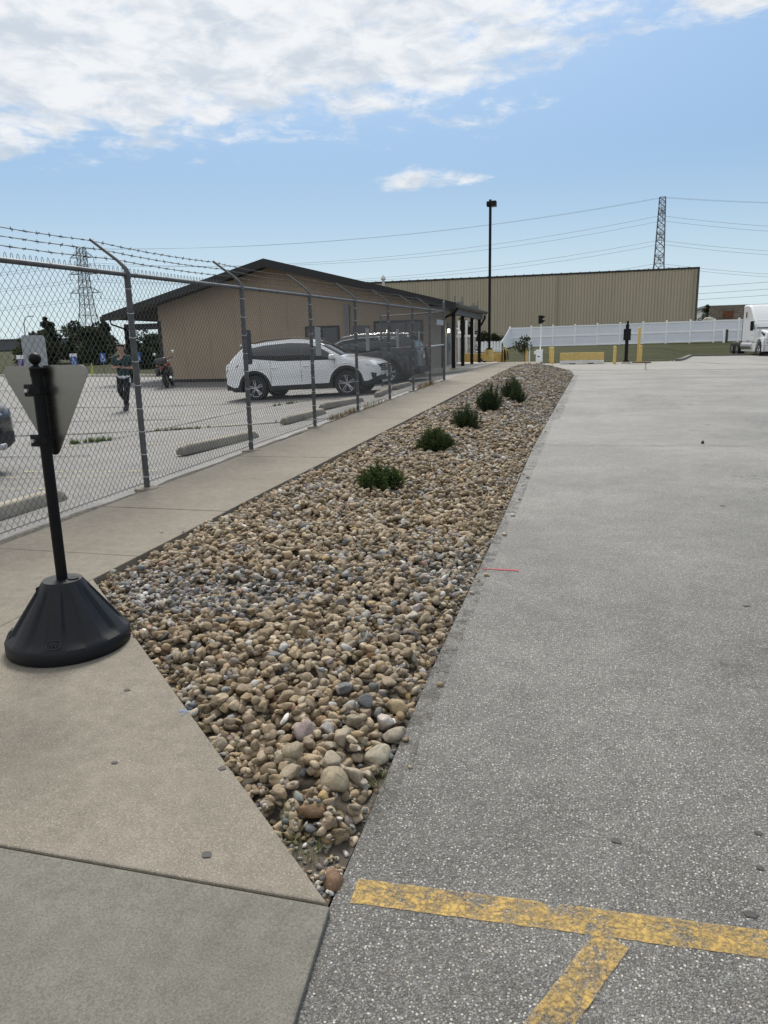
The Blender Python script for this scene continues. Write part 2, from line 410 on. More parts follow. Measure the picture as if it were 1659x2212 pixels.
# paint on the asphalt
def paint_mat(name, c, c2, lo, hi, scale=70):
    m = bpy.data.materials.new(name); m.use_nodes = True; q = NT(m.node_tree); b = q.n['Principled BSDF']
    co = q.node('ShaderNodeTexCoord').outputs['Object']
    n_ = q.m('ADD', q.m('MULTIPLY', q.noise(co, 9, 6, .72, .6), .7), q.m('MULTIPLY', q.noise(co, scale, 3, .7), .45))
    v = q.vor(co, 30, 'Distance', 'DISTANCE_TO_EDGE')
    crk = q.m('MULTIPLY', q.ramp(v, .0, .035, 1, 0), q.ramp(q.noise(co, 5, 3), .48, .6))
    q.l.new(q.mix(q.ramp(q.noise(co, 22, 4, .7), .35, .65), c, c2), b.inputs['Base Color'])
    al = q.m('MULTIPLY', q.ramp(n_, lo, hi, 1, 0), q.m('SUBTRACT', 1.0, q.m('MULTIPLY', crk, .45)))
    vg = q.node('ShaderNodeTexVoronoi', {'Vector': co, 'Scale': 86.0}); pit = q.ramp(q.m('ADD', vg.outputs[0], q.m('MULTIPLY', q.noise(co, 26, 5, .75, .5), 1.0)), .92, 1.22)
    al = q.m('MULTIPLY', al, q.m('SUBTRACT', 1.0, q.m('MULTIPLY', pit, .45)))
    q.l.new(al, b.inputs['Alpha']); b.inputs['Roughness'].default_value = .75
    vb = q.node('ShaderNodeTexVoronoi', {'Vector': co, 'Scale': 72.0})
    bn = q.node('ShaderNodeBump', {'Strength': .35, 'Distance': .003, 'Height': q.m('SUBTRACT', 1.0, vb.outputs[0])})
    q.l.new(bn.outputs[0], b.inputs['Normal'])
    return m
M_YEL = paint_mat('worn_yellow_paint', (.50, .325, .08), (.37, .245, .075), .47, .72)
M_YEL2 = paint_mat('faded_yellow_paint', (.62, .54, .26), (.5, .44, .24), .50, .62)
M_RED = paint_mat('red_chalk', (.42, .035, .05), (.36, .035, .05), .62, .85)
M_BLUE = paint_mat('blue_chalk', (.12, .25, .40), (.12, .22, .36), .42, .62)
def strip(name, p, q_, w_, zf, m, lift=.004, n=14, jit=.004):
    b = MB(); p, q_ = Vector(p), Vector(q_); t = (q_ - p).normalized(); nn = Vector((-t.y, t.x))
    for i in range(n + 1):
        c = p.lerp(q_, i / n); 
        for s_ in (-1, 1):
            e = c + nn * s_ * (w_ / 2 + random.uniform(-jit, jit)); b.v.append((e.x, e.y, float(zf(e.x, e.y)) + lift))
    b.f = [(2 * i, 2 * i + 1, 2 * i + 3, 2 * i + 2) for i in range(n)]
    o = b.build(name, m, fixn=False); o.data.flip_normals() if o.data.polygons[0].normal.z < 0 else None
    return tag(o, kind='structure')
az = lambda x, y: asph_z(y)
strip('painted_line', (-.555, 1.650), (1.8, 1.775), .092, az, M_YEL, .002, 140, .0015)
strip('painted_line', (.116, 1.635), (-.335, .75), .086, az, M_YEL, .004, 60, .0015)
strip('painted_mark', (-.595, 4.62), (-.36, 4.615), .022, az, M_RED, .004)
strip('painted_mark', (-1.50, 2.38), (-1.46, 2.42), .055, lambda x, y: walk_z(y), M_BLUE, .004, 3, .02)
for a, c, w_ in (((-5.2, 7.3), (-7.5, 7.35), .06), ((-4.75, 7.55), (-6.8, 7.75), .07), ((-5.0, 10.15), (-9, 10.3), .08), ((-5, 15.4), (-10, 15.5), .08), ((-5.4, 6.6), (-6.6, 6.55), .05),
                 ((-5, 12.8), (-9.5, 12.9), .08), ((-5, 18.2), (-10, 18.3), .08), ((-5.2, 23), (-10, 23.1), .08)):
    strip('bay_line', a, c, w_, lot_z, M_YEL2, .012, 20, .006)
# tar cracks in the car park and saw joints in the yard
M_TAR = mat('tar', (.045, .042, .038), .8, var=.3)
def crack(name, pts, zf, w_, m=M_TAR, lift=.012):
    b = MB(); P = []
    for (x0, y0), (x1, y1) in zip(pts[:-1], pts[1:]):
        n = max(2, int(math.hypot(x1 - x0, y1 - y0) / .35))
        P += [(x0 + (x1 - x0) * i / n + random.gauss(0, .02), y0 + (y1 - y0) * i / n + random.gauss(0, .02)) for i in range(n)]
    P.append(pts[-1]); k = 0
    for i, (x, y) in enumerate(P):
        a = P[max(0, i - 1)]; c = P[min(len(P) - 1, i + 1)]; t = Vector((c[0] - a[0], c[1] - a[1])).normalized()
        ww = w_ * random.uniform(.4, 1.2)
        for s_ in (-1, 1):
            ex, ey = x - t.y * s_ * ww / 2, y + t.x * s_ * ww / 2; b.v.append((ex, ey, float(zf(ex, ey)) + lift))
    b.f = [(2 * i, 2 * i + 1, 2 * i + 3, 2 * i + 2) for i in range(len(P) - 1)]
    o = b.build(name, m, fixn=False); o.data.flip_normals() if o.data.polygons[0].normal.z < 0 else None
    return tag(o, kind='structure')
crack('pavement_crack', [(-22, 11.2), (-10.6, 12.05), (-7.8, 12.3), (-6.4, 12.7), (-4.4, 12.9)], lot_z, .11)
crack('pavement_crack', [(-8.2, 9.9), (-7.8, 11.3), (-7.77, 13.8), (-7.69, 15.9), (-7.4, 17.2), (-6.8, 18.9)], lot_z, .05)
crack('pavement_crack', [(-26, 17.6), (-15.5, 18.3), (-11.6, 18.5), (-6, 18.3)], lot_z, .10)
crack('pavement_crack', [(-20, 14.4), (-12, 14.9), (-8.5, 14.6)], lot_z, .07)
crack('pavement_crack', [(-15, 8.9), (-10, 9.2), (-6.8, 9.1)], lot_z, .05)
crack('pavement_crack', [(-30, 27), (-18, 24.6), (-6, 26)], lot_z, .10)
crack('pavement_crack', [(-.64, 10.5), (1, 10.55), (4, 10.8), (7, 10.9)], az, .02)
crack('pavement_crack', [(-.4, 27), (3, 27.6), (9, 28.9)], az, .05)
crack('pavement_crack', [(-.4, 31.8), (4, 32.6), (12, 32.2)], az, .05)
crack('pavement_crack', [(2.6, 34.7), (2.9, 39), (3.4, 46)], lambda x, y: asph_z(y) + .006, .04)
crack('pavement_crack', [(4.8, 46.0), (6.6, 41), (9, 37.5), (12, 35)], lambda x, y: asph_z(y) + .006, .09)
crack('pavement_crack', [(-4.19, 0), (-4.185, 8), (-4.19, 16), (-4.185, 23)], lambda x, y: walk_z(y), .11, M_DARKSTRIP, -.006)
M_GRIT = paint_mat('edge_grit', (.05, .045, .038), (.09, .08, .065), .40, .62, 45)
for y0, y1, w_ in ((1.9, 6, .09), (6, 14, .13), (14, 31, .25)):
    strip('edge_grit', (float(bed_r(y0)) + w_ * .25, y0), (float(bed_r(y1)) + w_ * .25, y1), w_, az, M_GRIT, .003, 40, .012)
M_STAIN = paint_mat('faint_oil_stain', (.075, .07, .065), (.10, .095, .088), .30, .58, 14)
for x, y, w_, L_ in ((.75, 3.4, .35, .5), (1.9, 7.6, .8, 1.6), (3.2, 13, 1.2, 3), (1.4, 18, 1.0, 4)):
    strip('oil_stain', (x, y - L_ / 2), (x + .1, y + L_ / 2), w_, az, M_STAIN, .002, 12, w_ * .1)
# small flat spots of old gum and debris
M_GUM = mat('old_gum', (.045, .043, .042), .7)
def spot(x, y, zf, r, lift=.003):
    b = MB(); n = 11; vs = [(x + r * random.uniform(.75, 1.1) * math.cos(6.283 * k / n) * 1.25, y + r * random.uniform(.75, 1.1) * math.sin(6.283 * k / n), float(zf(x, y)) + lift) for k in range(n)]
    b.add(vs, [tuple(range(n))]); return tag(b.build('gum_spot', M_GUM, fixn=False), kind='structure')
wz = lambda x, y: walk_z(y)
for x, y, r in ((-1.83, 2.52, .012), (-1.46, 2.55, .013), (-1.00, 1.66, .014), (-1.16, 2.07, .012), (-1.55, 2.02, .010), (-3.1, 4.9, .012)):
    spot(x, y, wz, r)
for x, y, r in ((.14, 2.02, .012), (.52, 1.99, .010), (.55, 2.15, .01), (.46, 1.80, .014), (1.2, 6.8, .02), (.9, 4.2, .015), (2.2, 17, .05), (3.5, 19, .05), (2.0, 13.2, .03)):
    spot(x, y, az, r)
# ------------------------------------------------------------------ the river-stone bed
def bed_l(y): return np.interp(y, [1.56, 3.82, 32], [-.63, -2.92, -2.83])
def bed_z(x, y):
    x = np.asarray(x, float); y = np.asarray(y, float)
    l, r = bed_l(y), bed_r(y); t = np.clip((x - l) / np.maximum(r - l, .05), 0, 1)
    zl, zr = walk_z(y) - .055 + .025 * (1 - sstep(1.8, 2.9, y)), asph_z(y) - .035 + .022 * (1 - sstep(1.8, 2.9, y))
    w_ = np.maximum(r - l, .05)
    near = sstep(1.6, 4.5, y)
    z = zl + (zr - zl) * t ** 1.5 + (.05 * near + .10 * sstep(20, 29, y)) * np.sin(math.pi * t)
    z = z + .02 * smoothnoise(x * 2.2, y * 2.2, 3) * near
    end = sstep(31.5, 35.5, y); return z * (1 - end) + (asph_z(y) - .03) * end
bed_ring = [(-.61, 1.56), (-2.92, 3.83), (-2.84, 31.5), (-2.6, 33.6), (-1.6, 35.2), (-.75, 34.4), (-.38, 31.5)] + [(x, y) for x, y in RX[::-1] if 1.6 < y < 31]
bed = in_poly_sheet('stone_bed', bed_ring, bed_z, M_SOIL, .35)
def ico(sub):
    bm = bmesh.new(); bmesh.ops.create_icosphere(bm, subdivisions=sub, radius=1)
    V = np.array([v.co[:] for v in bm.verts]); F = np.array([[v.index for v in f.verts] for f in bm.faces]); bm.free(); return V, F
def stone_shape(sub, seed):
    V, F = ico(sub); r = np.random.default_rng(seed)
    V = V.copy()
    for k in range(r.integers(7, 13)):                       # worn facets
        n_ = r.normal(size=3); n_ /= np.linalg.norm(n_); h = r.uniform(.5, .85)
        d = V @ n_; over = np.maximum(0, d - h); V -= np.outer(over * r.uniform(.8, 1.0), n_)
    for k in range(3):
        n_ = r.normal(size=3) * (1.2 + k); V *= (1 + .07 / (1 + k) * np.sin(V @ n_ * 1.6 + r.uniform(0, 6)))[:, None]
    V /= np.abs(V).max(0)
    return V, F
PROTO = {s_: [stone_shape(s_, 100 + k) for k in range(16)] for s_ in (1, 2, 3)}
PAL_TAN = np.array([(.30, .235, .155), (.335, .27, .19), (.255, .20, .135), (.37, .31, .23), (.275, .21, .13), (.32, .26, .19), (.21, .165, .115), (.39, .34, .265), (.29, .24, .175)])
PAL_TAN = PAL_TAN * np.array([1.02, .985, .92])
PAL_GRY = np.array([(.25, .24, .22), (.33, .32, .30), (.17, .168, .165), (.48, .46, .43), (.26, .22, .195), (.29, .25, .225), (.37, .355, .325), (.185, .19, .195), (.31, .275, .23), (.34, .31, .265)])
PAL_ODD = np.array([(.27, .165, .085), (.36, .26, .12), (.11, .113, .118), (.58, .56, .52), (.25, .15, .105), (.15, .165, .165), (.22, .185, .19)])
def stone_rough(m_, attr):
    m = bpy.data.materials.new(m_); m.use_nodes = True; q = NT(m.node_tree); b = q.n['Principled BSDF']
    if attr: c = q.node('ShaderNodeAttribute', attribute_name='col').outputs['Color']
    else: c = q.node('ShaderNodeObjectInfo').outputs['Color']
    co = q.node('ShaderNodeTexCoord').outputs['Object'] if attr else q.node('ShaderNodeNewGeometry').outputs['Position']
    a_ = q.noise(co, 38, 5, .68, .5); f_ = q.noise(co, 190, 3, .7)
    v = q.m('ADD', q.m('MULTIPLY', a_, .65), q.m('MULTIPLY', f_, .35))
    k_ = q.ramp(v, .3, .7, .62, 1.32)
    col = q.mix(1.0, c, q.node('ShaderNodeCombineColor', {0: k_, 1: k_, 2: k_}).outputs[0], 'MULTIPLY')
    ir = q.ramp(q.noise(co, 21, 3, .6), .62, .74)
    col = q.mix(q.m('MULTIPLY', ir, .38), col, (.30, .17, .075))
    pale = q.ramp(q.noise(co, 27, 3, .6, .4), .62, .75)
    col = q.mix(q.m('MULTIPLY', pale, .35), col, (.52, .47, .40))
    q.l.new(col, b.inputs['Base Color']); b.inputs['Roughness'].default_value = .72; b.inputs['Specular IOR Level'].default_value = .35
    bn = q.node('ShaderNodeBump', {'Strength': .85, 'Distance': .006, 'Height': v}); q.l.new(bn.outputs[0], b.inputs['Normal'])
    return m
M_STONE, M_STONE1 = stone_rough('river_stone', True), stone_rough('river_stone_single', False)
# drop the stones one by one on a height grid so that they pile up
RES = .014; GX0, GX1, GY0, GY1 = -3.1, -.2, 1.45, 35.6
nx, ny = int((GX1 - GX0) / RES), int((GY1 - GY0) / RES)
gxx = GX0 + (np.arange(nx) + .5) * RES; gyy = GY0 + (np.arange(ny) + .5) * RES
HX, HY = np.meshgrid(gxx, gyy); HM = bed_z(HX, HY).astype(np.float32); del HX, HY
def graypatch(x, y): return smoothnoise(x * 1.5 + 3, y * 1.15, 11) + 1.0 * sstep(6, 16, y) - .95 + 1.6 * np.exp(-((x + 2.1) / .75) ** 2 - ((y - 3.75 + .12 * (x + 2.1)) / .33) ** 2) + 1.2 * np.exp(-((x + .8) / .3) ** 2 - ((y - 4.4) / .5) ** 2) + .9 * np.exp(-((x + .85) / .14) ** 2 - ((y - 2.75) / .1) ** 2)
stones = []          # x, y, z, a, b, c, turn, tilt, tilt, colour, prototype
def drop(x, y, s_, grey, U, N, zb, lim=.085):
    a = s_ * (.9 + .45 * U[0]); b_ = s_ * (.72 + .28 * U[1]); c_ = s_ * (.5 + .32 * U[2]); rz = U[3] * math.pi
    R_ = max(a, b_); i0, i1 = max(0, int((x - R_ - GX0) / RES)), int((x + R_ - GX0) / RES) + 1
    j0, j1 = max(0, int((y - R_ - GY0) / RES)), int((y + R_ - GY0) / RES) + 1
    sub = HM[j0:j1, i0:i1]
    if sub.size == 0: return
    dx = gxx[i0:i1][None, :] - x; dy = gyy[j0:j1][:, None] - y; cs, sn = math.cos(rz), math.sin(rz)
    u, v = (dx * cs + dy * sn) / a, (-dx * sn + dy * cs) / b_; hh = 1 - u * u - v * v; ins = hh > 0
    hs = np.sqrt(hh[ins]) * c_
    if hs.size == 0: return
    need = np.sort(sub[ins] + hs * .9)
    z = float(need[int(.62 * (len(need) - 1))]) - c_ * .18
    if z - zb > lim: return
    sub[ins] = np.maximum(sub[ins], z + hs)
    if U[4] < .035: col = PAL_ODD[int(U[5] * len(PAL_ODD))]
    elif U[6] < .05 + .75 / (1 + math.exp(-3.4 * grey)): col = PAL_GRY[int(U[5] * len(PAL_GRY))]
    else: col = PAL_TAN[int(U[5] * len(PAL_TAN))]
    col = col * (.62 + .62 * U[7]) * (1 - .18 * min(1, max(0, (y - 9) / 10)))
    stones.append((x, y, z, a, b_, c_, rz, N[0] * .25, N[1] * .25, *col, int(U[8] * 16)))
def fill(y0, y1, dens, s0, s1):
    n = int((y1 - y0) * 2.5 * dens); Y = RNG.uniform(y0, y1, n); X = RNG.uniform(-2.93, -.4, n)
    G_ = graypatch(X, Y); Z = bed_z(X, Y)
    SZ = RNG.uniform(s0, s1, n) * (1 - .25 * np.clip(G_ + .2, 0, 1)) * np.where(RNG.random(n) < .10, RNG.uniform(1.2, 1.55, n), 1)
    E_ = np.minimum(X - bed_l(Y), bed_r(Y) - X); SZ = np.where(E_ < .12, SZ * .8, SZ)
    U = RNG.random((n, 9)); N = RNG.normal(size=(n, 2)); t = (Y - 31.5) / 3.7; t2 = np.clip(t, 0, 1) ** 2; mg = SZ * .9
    ok = np.where(Y < 31.5, E_ > mg, (t < 1) & (X > -2.8 + 1.1 * t2 + mg) & (X < -.42 - .8 * t2 - mg)) & (Y > 1.80 + mg)
    for i in np.where(ok)[0]: drop(float(X[i]), float(Y[i]), float(SZ[i]), float(G_[i]), U[i], N[i], float(Z[i]))
fill(1.6, 5.2, 2100, .0135, .0285)
fill(5.0, 10.5, 1300, .0155, .029)
fill(10.3, 35.5, 700, .020, .034)
# the large stones at the pointed near end
for x, y, s_, c in ((-.622, 1.665, .034, (.24, .145, .085)), (-.69, 1.82, .024, (.27, .18, .09)), (-.77, 1.90, .038, (.19, .115, .06)), (-.69, 1.93, .018, (.26, .19, .11)), (-.83, 1.95, .021, (.29, .30, .28)),
                    (-.735, 2.02, .056, (.33, .27, .18)), (-.89, 2.04, .042, (.35, .29, .20)), (-.93, 2.14, .045, (.34, .28, .19)), (-.79, 2.14, .040, (.38, .32, .23)), (-.70, 2.13, .038, (.37, .31, .23)),
                    (-.66, 2.28, .042, (.36, .32, .24)), (-.95, 2.30, .048, (.30, .235, .215)), (-.80, 2.30, .040, (.35, .29, .21)), (-.70, 2.52, .045, (.50, .45, .40)), (-.67, 2.62, .046, (.35, .27, .16)), (-.80, 2.60, .040, (.14, .145, .15)), (-.64, 2.46, .040, (.33, .285, .22))):
    k0 = len(stones); drop(x, y, s_, -2, RNG.random(9), RNG.normal(size=2), float(bed_z(x, y)), .2)
    if len(stones) > k0: L = list(stones[-1]); L[9:12] = [v * .85 for v in c]; stones[-1] = tuple(L)
for k in range(200):                                       # grit and small pebbles at the bare tip
    y = float(RNG.uniform(1.60, 2.0)); x = float(RNG.uniform(bed_l(y) + .012, bed_r(y) - .008)); drop(x, y, float(RNG.uniform(.004, .011)), .2, RNG.random(9), RNG.normal(size=2), float(bed_z(x, y)))
for k in range(22):                                        # strays that rolled onto the asphalt and the walk
    y = float(1.9 + 14 * RNG.random() ** 1.6); s_ = float(RNG.uniform(.008, .022)); onw = RNG.random() < .1 and y > 4
    x = float(bed_l(y) - RNG.uniform(.01, .06)) if onw else float(bed_r(y) + RNG.uniform(.005, .09)); z = float(walk_z(y)) if onw else float(asph_z(y))
    stones.append((x, y, z + s_ * .5, s_ * 1.1, s_ * .9, s_ * .6, RNG.uniform(0, 3), 0, 0, *(PAL_TAN if RNG.random() < .6 else PAL_GRY)[RNG.integers(8)], int(RNG.integers(16))))
ST = np.array(stones)
hid = np.ones(len(ST), bool)                                # stones wholly under others are dropped
for du, dv_ in ((0, 0), (.75, 0), (-.75, 0), (0, .75), (0, -.75)):
    cs, sn = np.cos(ST[:, 6]), np.sin(ST[:, 6]); ux, vy = ST[:, 3] * du, ST[:, 4] * dv_
    ii = np.clip(((ST[:, 0] + ux * cs - vy * sn - GX0) / RES).astype(int), 0, nx - 1); jj = np.clip(((ST[:, 1] + ux * sn + vy * cs - GY0) / RES).astype(int), 0, ny - 1)
    hid &= HM[jj, ii] > ST[:, 2] + ST[:, 5] * (1.0 if du == dv_ else .66) + .006
ST = ST[~hid]; del HM
camd = np.hypot(ST[:, 0], ST[:, 1])
order = np.argsort(-(ST[:, 3] * ST[:, 4]) / (camd ** 2 + 1.5))
single = np.zeros(len(ST), bool); single[order[:300]] = True
def stone_mat4(s_):
    return (Matrix.Translation((s_[0], s_[1], s_[2])) @ Matrix.Rotation(s_[7], 4, 'X') @ Matrix.Rotation(s_[8], 4, 'Y') @ Matrix.Rotation(s_[6], 4, 'Z') @ Matrix.Diagonal((s_[3], s_[4], s_[5], 1)))
pm = []
for V, F in PROTO[3]:
    pm.append(raw_mesh('stone', V, F, M_STONE1))
for i in np.where(single)[0]:
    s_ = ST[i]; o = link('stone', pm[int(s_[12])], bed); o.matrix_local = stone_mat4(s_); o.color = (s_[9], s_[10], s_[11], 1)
Vs, Fs, Cs, ST_Y = [], [], [], []; off = 0
for i in np.where(~single)[0]:
    s_ = ST[i]; lod = 2 if s_[1] < 8.5 else 1
    if lod == 1 and s_[1] > 60: lod = 1
    V, F = PROTO[lod][int(s_[12])]; ST_Y.append(s_[1])
    cz, sz = math.cos(s_[6]), math.sin(s_[6]); P = V * s_[3:6]
    P = np.stack([P[:, 0] * cz - P[:, 1] * sz, P[:, 0] * sz + P[:, 1] * cz, P[:, 2]], 1)
    P[:, 2] += P[:, 0] * s_[8] + P[:, 1] * s_[7]
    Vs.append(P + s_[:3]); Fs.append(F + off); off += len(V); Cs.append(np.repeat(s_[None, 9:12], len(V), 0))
mm = raw_mesh('loose_stones', np.vstack(Vs), np.vstack(Fs), M_STONE, True, np.vstack(Cs))
fl = np.concatenate([np.full(len(f), (Cs[i][0, 0] * 977 % 1 < .55) or ST_Y[i] < 3.2) for i, f in enumerate(Fs)]); mm.polygons.foreach_set('use_smooth', fl)      # about half keep crisp broken faces
mass = link('loose_stones', mm, bed)
tag(mass, kind='stuff'); print('stones', len(ST), 'faces', sum(map(len, Fs)))
del Vs, Fs, Cs
tag(MB().bb((-2.83, 22.9, .2), (-1.75, 23.05, float(walk_z(23)) + .03)).build('bed_edging', M_CURB, bevel=.01), kind='structure')
# ------------------------------------------------------------------ chain link fence
M_GALV = mat('galvanised_steel', (.105, .107, .11), .5, .3, var=.3, vscale=9, bump=.15, bscale=90)
M_WIRE = mat('fence_wire', (.115, .117, .12), .5, .35)
M_WIRE2 = mat('barbed_wire', (.08, .08, .08), .6, .3)
M_TIE = mat('tie_wire', (.6, .6, .6), .4, .7)
fence = thing('chain_link_fence', 'tall grey chain link fence with three barbed wires between sidewalk and car park', 'fence', (FX, 0, 0))
POSTY = [1.6, 4.02, 6.45, 8.92, 11.37, 13.80, 16.28, 18.72, 20.90]
ENDY = 23.1; FH = 2.05
def rz_(y): return float(walk_z(y)) + FH
def chain(y0, y1, zf, h, x=0.0, p=.068, vh=.080, r=.0022, along='Y', top=.012):
    n = int((y1 - y0) / (p / 2)); m = int((h + top) / (vh / 2))
    i = np.arange(n)[:, None]; j = np.arange(m + 1)[None, :]
    k = i + ((i + j) % 2); s_ = np.where((i + j) % 2 == 0, -1.0, 1.0)
    ay = y0 + k * p / 2 + 0 * s_; z0 = zf(ay); az_ = z0 + .03 + j * vh / 2
    jit = RNG.normal(0, .0016, ay.shape); ay = ay + jit
    ax = x + s_ * r * .9
    P = np.stack([ax, ay, az_], -1) if along == 'Y' else np.stack([ay, ax, az_], -1)
    sgn = np.array([[1, 0], [0, 1], [-1, 0], [0, -1]]) * r
    V = np.zeros(P.shape[:2] + (4, 3))
    for q_, (a, b) in enumerate(sgn):
        V[:, :, q_] = P
        if along == 'Y': V[:, :, q_, 0] += a; V[:, :, q_, 1] += b
        else: V[:, :, q_, 1] += a; V[:, :, q_, 0] += b
    idx = np.arange(n * (m + 1) * 4).reshape(n, m + 1, 4)
    F = np.concatenate([np.stack([idx[:, :-1, q_], idx[:, :-1, (q_ + 1) % 4], idx[:, 1:, (q_ + 1) % 4], idx[:, 1:, q_]], -1).reshape(-1, 4) for q_ in range(4)])
    return V.reshape(-1, 3), F
V_, F_ = chain(1.6, ENDY, walk_z, FH, -.034)
tag(link('wire_mesh', raw_mesh('wire_mesh', V_, F_, M_WIRE), fence), kind='stuff')
b = MB()                                              # twisted loops of the mesh above the rail
k = 0; y = 1.6
while y < ENDY - .1:
    z = rz_(y) + .05; b.tube([(-.034, y - .016, z - .03), (-.034, y - .010, z + .004), (-.034, y, z + .016), (-.034, y + .010, z + .004), (-.034, y + .016, z - .03)], .0028, 4, False); y += .068
tag(b.build('mesh_knuckles', M_WIRE, fence, fixn=False), kind='stuff')
for y in POSTY:
    zb = float(walk_z(y)); MB().lathe([(.029, zb - .05), (.029, zb + FH - .03), (.033, zb + FH - .03), (.033, zb + FH + .02), (.026, zb + FH + .03)], 20, (0, y, 0)).build('post', M_GALV, fence, 40)
    MB().lathe([(.13, zb - .03), (.12, zb + .006), (.03, zb + .012)], 20, (0, y, 0)).build('post_footing', M_WALK, fence, 40)
    a = MB().tube([(0, y, zb + FH + .0), (0, y, zb + FH + .04), (-.03, y, zb + FH + .08), (-.09, y, zb + FH + .135), (-.36, y, zb + FH + .335)], [.024, .023, .018, .016, .014], 12).build('barbed_wire_arm', M_GALV, fence, 50)
    t = MB()
    for q_ in range(9):
        z = zb + .12 + q_ * .225; ring = [(.031 * math.cos(a_), y + .031 * math.sin(a_), z + .004 * math.sin(2 * a_)) for a_ in np.linspace(-2.2, 2.2, 9)]
        t.tube(ring, .003, 4, False)
    tag(t.build('tie_wires', M_TIE, fence, fixn=False), kind='stuff')
MB().tube([(0, 1.6, rz_(1.6)), (0, 12, rz_(12)), (0, ENDY, rz_(ENDY))], .021, 14).build('top_rail', M_GALV, fence, 50)
t = MB(); y = 1.9
while y < ENDY:
    z = rz_(y); t.tube([(.023 * math.cos(a_), y + .006 * math.sin(a_), z + .023 * math.sin(a_)) for a_ in np.linspace(0, 6.28, 9)], .003, 4, False); y += .58 + random.uniform(-.04, .04)
tag(t.build('rail_ties', M_WIRE, fence, fixn=False), kind='stuff')
zb = float(walk_z(ENDY)); MB().lathe([(.038, zb - .05), (.038, zb + FH + .28), (.030, zb + FH + .30), (.01, zb + FH + .31)], 20, (0, ENDY, 0)).build('end_post', M_GALV, fence, 40)
for f_ in (.93, .62, .30):                                # three barbed strands
    b = MB(); xo, zo = -.36 * f_ - .02, .06 + .285 * f_
    ys = np.arange(1.6, ENDY + .01, .1525); ys[-1] = ENDY
    def sag(y):
        i_ = max(0, min(len(POSTY) - 1, int(np.searchsorted(POSTY, y)) - 1)); y0 = POSTY[i_]; y1 = POSTY[i_ + 1] if i_ + 1 < len(POSTY) else ENDY
        t_ = (y - y0) / max(.1, y1 - y0); return -.05 * max(0, t_ * (1 - t_)) * 1.6
    pts = []
    for y in ys:
        e = max(0, (y - 20.9) / 2.2); pts.append((xo * (1 - e), y, rz_(y) + zo * (1 - .45 * e) + sag(y)))
    b.tube(pts, .0033, 5, False)
    tw = [(p[0] + .004 * math.cos(i * 2.1), p[1], p[2] + .004 * math.sin(i * 2.1)) for i, p in enumerate(pts)]
    b.tube(tw, .0028, 4, False)
    for p in pts:
        for q_ in range(2):
            a_ = random.uniform(0, 3.14); d = Vector((math.cos(a_), random.uniform(-.5, .5), math.sin(a_))) * .020; c = Vector(p) + Vector((0, q_ * .008, 0))
            b.tube([c - d, c + d], .0022, 4, False)
        b.tube([(p[0], p[1] - .010, p[2]), (p[0], p[1] + .018, p[2])], .0062, 6)
    b.build('barbed_strand', M_WIRE2, fence, fixn=False)
MB().tube([(-.034, 1.6, float(walk_z(1.6)) + .05), (-.034, ENDY, float(walk_z(ENDY)) + .05)], .0035, 5).build('bottom_wire', M_WIRE, fence)
MB().tube([(0, 20.94, float(walk_z(21)) + 1.06), (0, ENDY, float(walk_z(ENDY)) + 1.06)], .019, 10).build('mid_rail', M_TIE, fence, 50)
MB().bb((.04, 21.7, 1.98), (.048, 22.75, 2.13)).build('placard', mat('faded_placard', (.42, .43, .44), .5, var=.35, vscale=14), fence)
# fence return between the end post and the office, with its gate
ret = thing('chain_link_return', 'short chain link fence and gate running from the corner post to the office', 'fence', (0, ENDY, 0))
lz = lambda x: lot_z(x, ENDY)
RP = [-5.2, -6.2]
V_, F_ = chain(-6.2, FX, lz, 2.05, 0.02, r=.003, along='X'); tag(link('wire_mesh', raw_mesh('wire_mesh', V_, F_, M_WIRE), ret), kind='stuff')
for x in RP:
    z = float(lz(x)); MB().lathe([(.029, z - .05), (.029, z + 2.15), (.02, z + 2.17)], 16, (x, 0, 0)).build('post', M_GALV, ret, 40)
for zz in (2.05, 1.06):
    MB().tube([(FX, 0, float(lz(FX)) + zz), (-5.2, 0, float(lz(-5.2)) + zz + .06), (-6.2, 0, float(lz(-6.2)) + zz + .1)], .02, 10).build('rail', M_GALV, ret, 50)
